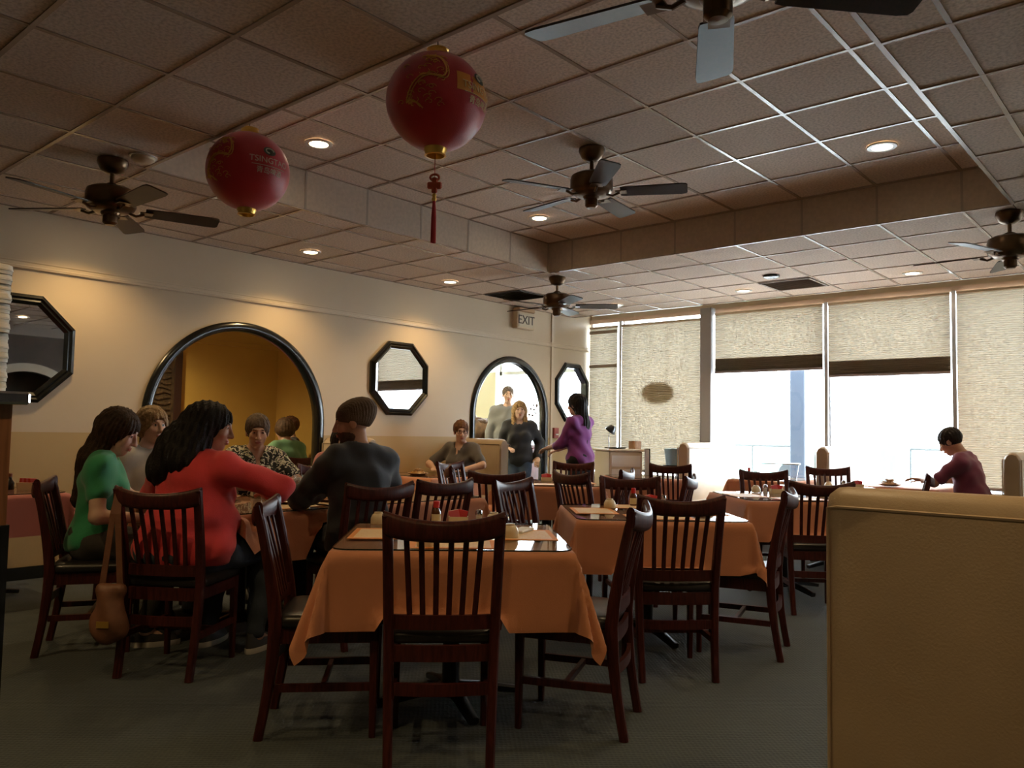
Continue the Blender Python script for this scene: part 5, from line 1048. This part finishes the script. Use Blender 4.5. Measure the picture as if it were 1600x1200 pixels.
tumbler(-4.98, 3.22, MW, 'glass of ice water beside the woman in red'); tumbler(-4.96, 3.38, MW, 'glass of ice water in the middle of the diners table'); tumbler(-4.98, 3.53, MC, 'glass of dark cola with a straw', True); tumbler(-4.90, 3.02, MW, 'half-hidden glass of ice water behind the red sleeve')
def plate(x, y, food, label, n=26, r=.125, seed=1):
    t = put('dinner_plate', label, 'plate', x, y); MB().lathe([(.06, .002), (.075, 0), (r - .01, .016), (r, .020), (r - .004, .023), (.075, .008), (.001, .007)], 32).build('dish', mat('brown_dish', (.30, .16, .08), .25), t, True)
    rr = random.Random(seed); f = MB()
    for k in range(n):
        a = rr.uniform(0, 6.3); q = rr.uniform(0, .07); c = (q * math.cos(a), q * math.sin(a)); hh = .02 + .045 * (1 - q / .08); f.tube([(c[0] + .04 * math.cos(a + 1.3 + j * .55), c[1] + .04 * math.sin(a + 1.3 + j * .55), hh + .007 * math.sin(j * 1.7 + k)) for j in range(6)], .0045, 5)
    f.lathe([(.085, .012), (.075, .03), (.04, .045), (.001, .05)], 16); f.build('food', food, t, True)['kind'] = 'stuff'
plate(-4.42, 3.26, mat('noodles', (.46, .24, .07), .5, noise=(40, .4)), 'plate heaped with noodles before the beanie man', seed=2); plate(-4.46, 2.95, mat('fried_rice', (.52, .30, .09), .6, noise=(60, .4)), 'plate of fried rice near the table edge', seed=3); plate(-4.90, 4.1, mat('noodles', (.46, .24, .07), .5), 'plate of food before the woman with the phone', seed=4); plate(-4.98, 2.80, MATS['fried_rice'], 'plate of food by the red sleeve', seed=5)
for x, y, rz, w_ in ((-4.28, 3.22, 90, 'under the heaped noodle plate'), (-4.28, 2.90, 90, 'near the woman in red'), (-4.94, 3.9, 90, 'before the woman with the phone')): placemat(x, y, rz, w_)
t = put('menu_stand', 'pale upright table card beside the water glasses', 'menu', -5.02, 3.08, TZ, 70); MB().poly([(-.03, 0), (.03, 0), (.004, .17), (-.004, .17)], .11, 'y', T(0, -.055, 0)).build('card', mat('card_tan', (.46, .38, .26), .6), t); MB().box(-.034, .034, -.06, .06, 0, .006).build('foot', M_BLACKTRIM, t)
# wall table
t = put('soy_bottle', 'dark soy sauce bottle on the wall table', 'bottle', -6.52, 2.02); MB().lathe([(.030, 0), (.034, .004), (.034, .05), (.018, .075), (.016, .095)], 20).build('glass_body', mat('soy', (.012, .008, .006), .12, coat=.5), t, True); MB().lathe([(.017, .093), (.018, .115), (.012, .12)], 16).build('cap', mat('cap_brown', (.18, .05, .02), .4), t, True)
t = put('sugar_caddy', 'wide cream packet caddy on the wall table', 'caddy', -6.42, 2.11, TZ, 45); b = MB(); b.loft([[(x * k, y * k, z) for x, y in rrect(.14, .08, .02)] for z, k in ((0, .9), (.05, 1), (.055, 1.02))]); b.build('holder', M_CREAM, t, True)
for k in range(6): MB().bbox(-.022, .022, -.002, .002, 0, .04, .001).build('packet', MATS['packet_pink'] if k % 2 else MATS['packet_red'], t, M=T(-.04 + .016 * k, 0, .045, rx=R(-10 + 5 * k)))
# booth diner's plate, man in maroon's plate
plate(-6.52, 5.95, MATS['noodles'], 'plate of food in the wall booth', seed=6); plate(-2.53, 8.82, MATS['noodles'], 'plate in front of the man in maroon', seed=8)

# ------------------------------------------------------------------ serving station with foam boxes
t = thing('serving_station', 'dark serving station with a steel ledge beside the photographer', 'station', (-1.53, .478, 0))
MB().box(-.55, 0, -1.0, 0, .08, 1.06).build('cabinet', M_BLACKTRIM, t); MB().box(-.55, -.004, -1.0, -.004, 1.06, 1.262).build('upper_panel', mat_wood('station_oak', (.16, .065, .022), (.26, .11, .04), .4), t); MB().box(-.50, -.05, -.95, -.05, 0, .08).build('toe_kick', M_BLACKMETAL, t)
MB().bbox(-.57, .014, -1.02, .018, 1.262, 1.284, .004).build('ledge', M_CHROME, t)
for k in range(13):
    t = thing('foam_container', {0: 'lowest white foam takeaway container, resting on the steel ledge', 12: 'topmost white foam takeaway container of the stack'}.get(k, 'white foam takeaway container in the middle of the stack on the serving station'), 'container', (-1.53 - .115, .47 - .115, 1.284 + k * .0165), 0, 'stacked foam takeaway containers')
    j = .003 * math.sin(k * 2.3); MB().loft([[(x * s1 + j, y * s1, z) for x, y in rrect(.226, .226, .02)] for z, s1 in ((0, .99), (.006, .992), (.0065, 1.0), (.0085, 1.0))]).build('tray', M_FOAM, t, True, angle=30); MB().loft([[(x * s1 + j, y * s1, z) for x, y in rrect(.226, .226, .02)] for z, s1 in ((.0088, 1.0), (.0105, .995), (.0155, .99), (.0162, .98))]).build('lid', M_FOAM, t, True, angle=30)

# ------------------------------------------------------------------ host counter, pail, sign stand, statue, plant
t = thing('host_counter', 'cream host counter near the corner blinds', 'counter', (-5.78, 8.72, 0), R(-35)); MB().bbox(-.27, .27, -.22, .22, .06, 1.02, .01).build('body', mat('counter_cream', (.66, .56, .42), .5), t); MB().bbox(-.29, .29, -.24, .24, 1.02, 1.05, .008).build('top', M_TRIM, t); MB().box(-.25, .25, -.2, .2, 0, .06).build('plinth', M_BLACKTRIM, t)
for k in range(5): MB().box(.27, .276, -.19, .19, .15 + k * .17, .29 + k * .17).build('side_panel', M_PAPER, t)
t = thing('desk_lamp', 'small black desk lamp on the host counter', 'lamp', (-5.92, 8.72, 1.05), R(20)); MB().lathe([(.06, 0), (.06, .012), (.01, .018)], 18).build('base', M_BLACKTRIM, t, True); MB().tube([(0, 0, .01), (-.01, 0, .14), (.01, 0, .24)], .006, 8).build('stem', M_ALU, t); MB().lathe([(.028, .05), (.05, .03), (.075, -.04), (.07, -.04), (.04, .025)], 18, T(.03, 0, .25, ry=R(35)), cap=True).build('shade', M_BLACKTRIM, t, True)
t = thing('tissue_box', 'tan cardboard box on the host counter', 'box', (-5.62, 8.86, 1.05), R(-20)); MB().bbox(-.07, .07, -.05, .05, 0, .10, .004).build('box', mat('cardboard', (.36, .20, .11), .8), t); MB().box(-.06, .06, -.012, .012, .10, .103).build('slot', M_BLACKTRIM, t)
t = thing('serving_tray', 'dark serving tray lying on the host counter', 'tray', (-5.72, 8.60, 1.05), R(-30)); MB().lathe([(.001, .004), (.10, .004), (.12, .018), (.125, .018), (.105, 0), (.001, 0)], 24).build('tray', M_BLACKTRIM, t, True); MB().lathe([(.001, .0065), (.095, .0065), (.095, .004)], 24).build('mat', M_VINYL, t)
t = thing('pail', 'shiny blue metal pail on a black stand near the grey post', 'pail', (-5.13, 9.02, .86)); MB().lathe([(.105, 0), (.11, .004), (.135, .20), (.14, .205), (.13, .2), (.10, .01)], 26, cap=False).build('bucket', mat('blue_steel', (.30, .46, .56), .3, .1), t, True); MB().lathe([(.001, .006), (.104, .006), (.104, .0)], 24).build('bottom', MATS['blue_steel'], t)
t = thing('pail_stand', 'black metal stand carrying the blue pail', 'stand', (-5.13, 9.02, 0)); MB().lathe([(.001, .84), (.15, .84), (.155, .85), (.15, .86), (.001, .86)], 24).build('plate', M_BLACKMETAL, t)
for k in range(4): MB().tube([(.13 * math.cos(k * PI / 2 + .4), .13 * math.sin(k * PI / 2 + .4), .84), (.17 * math.cos(k * PI / 2 + .4), .17 * math.sin(k * PI / 2 + .4), 0)], .009, 8).build('leg', M_BLACKMETAL, t)
t = thing('sign_holder', 'white sheet in a thin black frame on a floor stand', 'sign', (-5.36, 8.74, 0), R(-38)); f = MB(); f.box(-.085, -.075, -.006, .006, .72, 1.06).box(.075, .085, -.006, .006, .72, 1.06).box(-.085, .085, -.006, .006, 1.05, 1.06).box(-.085, .085, -.006, .006, .72, .73); f.build('frame', M_BLACKMETAL, t); MB().box(-.075, .075, -.002, .002, .73, 1.05).build('sheet', M_PAPER, t); MB().tube([(0, 0, .02), (0, 0, .72)], .010, 8).build('pole', M_BLACKMETAL, t); MB().lathe([(.12, 0), (.12, .015), (.02, .025)], 20).build('base', M_BLACKMETAL, t, True)
t = thing('animal_statue', 'brown carved animal statue with an ornate saddle inside the entrance arch', 'statue', (-8.58, 9.19, 1.09), R(44)); t.scale = (1.0, 1.0, 1.1); ms = mat('carved_bronze', (.16, .085, .035), .45, .3, noise=(14, .5), bump=(30, .4))
F_ = Field(); F_.ell((-.10, 0, .14), (.125, .15, .16), .04).ell((.11, 0, .13), (.115, .15, .15), .04).ell((0, 0, .19), (.17, .12, .12), .05).cap((-.12, 0, .24), (-.17, .02, .40), .045, .028, .04).ell((-.175, .0, .43), (.035, .05, .028), .02).cap((-.16, 0, .44), (-.155, 0, .475), .010, .006, .01).cap((-.19, 0, .44), (-.20, 0, .475), .010, .006, .01)
for q in (-1, 1): F_.cap((q * .12, -.05, .10), (q * .13, -.06, .012), .05, .045, .03)
for q in (-1, 1): F_.cap((q * .12, .06, .10), (q * .13, .07, .012), .05, .045, .03)
nets_obj('body', F_.mesh(.010), [ms], t); F_ = Field(); F_.ell((0, 0, .27), (.13, .115, .05), .03).cap((-.10, 0, .31), (-.05, 0, .30), .03, .03, .02).cap((.10, 0, .31), (.05, 0, .29), .035, .03, .02)
nets_obj('saddle', F_.mesh(.009, (), None, lambda P: .006 * np.sin(P[:, 0] * 90) * np.sin(P[:, 1] * 80)), [mat('saddle_carving', (.10, .05, .022), .5, noise=(40, .5))], t); MB().box(-.28, .28, -.17, .17, -.02, .01).build('plinth', ms, t)
t = thing('pedestal', 'plain wooden pedestal under the animal statue', 'pedestal', (-8.58, 9.19, 0), R(44)); MB().bbox(-.30, .30, -.19, .19, 0, 1.05, .01).build('body', M_CHAIR, t); MB().bbox(-.32, .32, -.21, .21, 1.05, 1.08, .006).build('top', M_CHAIR, t)
t = thing('flower_vase', 'dark vase of dried flowers seen through the octagonal window', 'vase', (-8.0, 10.0 - .45, 1.05)); MB().lathe([(.04, 0), (.07, .05), (.075, .10), (.035, .18), (.045, .2)], 20).build('vase', M_BLACKTRIM, t, True); rr = random.Random(5)
for k in range(14):
    a = rr.uniform(0, 6.3); e = (rr.uniform(.08, .2) * math.cos(a), rr.uniform(.08, .2) * math.sin(a), rr.uniform(.42, .62)); MB().tube([(0, 0, .15), (e[0] * .4, e[1] * .4, .35), e], .004, 5).build('stem', M_BLACKTRIM, t); MB().lathe([(.004, -.012), (.022, 0), (.018, .014), (.004, .02)], 8, T(*e, rx=a)).build('flower', mat('dried_flower', (.12, .09, .08), .8), t)
t = thing('vase_stand', 'slim stand under the vase in the lobby', 'stand', (-8.0, 9.55, 0)); MB().bbox(-.16, .16, -.16, .16, 0, 1.0, .01).build('body', M_CHAIR, t); MB().bbox(-.18, .18, -.18, .18, 1.0, 1.05, .008).build('top', M_CHAIR, t)
# shoulder bag hanging from the chair of the woman in red
cx_, cy_ = -4.06, 2.09; fw = (math.cos(R(128)), math.sin(R(128))); rt = (fw[1], -fw[0]); px, py = cx_ - .255 * fw[0] - .215 * rt[0], cy_ - .255 * fw[1] - .215 * rt[1]
t = thing('shoulder_bag', 'brown shoulder bag slung from the chair of the woman in red', 'bag', (px, py, 0), R(38)); ml = mat('tan_leather', (.20, .085, .045), .55, noise=(12, .3)); 
F_ = Field(); F_.ell((0, -.055, .34), (.075, .045, .12), .05).ell((0, -.055, .26), (.09, .055, .08), .05).cap((-.045, -.055, .44), (.045, -.055, .44), .026, .026, .04); nets_obj('body', F_.mesh(.011, (), None, lambda P: .005 * np.sin(P[:, 0] * 50 + P[:, 2] * 30)), [ml], t)
for q in (-1, 1): MB().tube([(q * .045, -.055, .45), (q * .035, -.052, .55), (q * .012, -.045, .80), (0, -.02, .93)], 0, rect=(.030, .006), up=(0, 1, 0)).build('strap', ml, t)
MB().box(-.03, .03, -.118, -.112, .27, .30).build('clasp', M_GOLD, t)
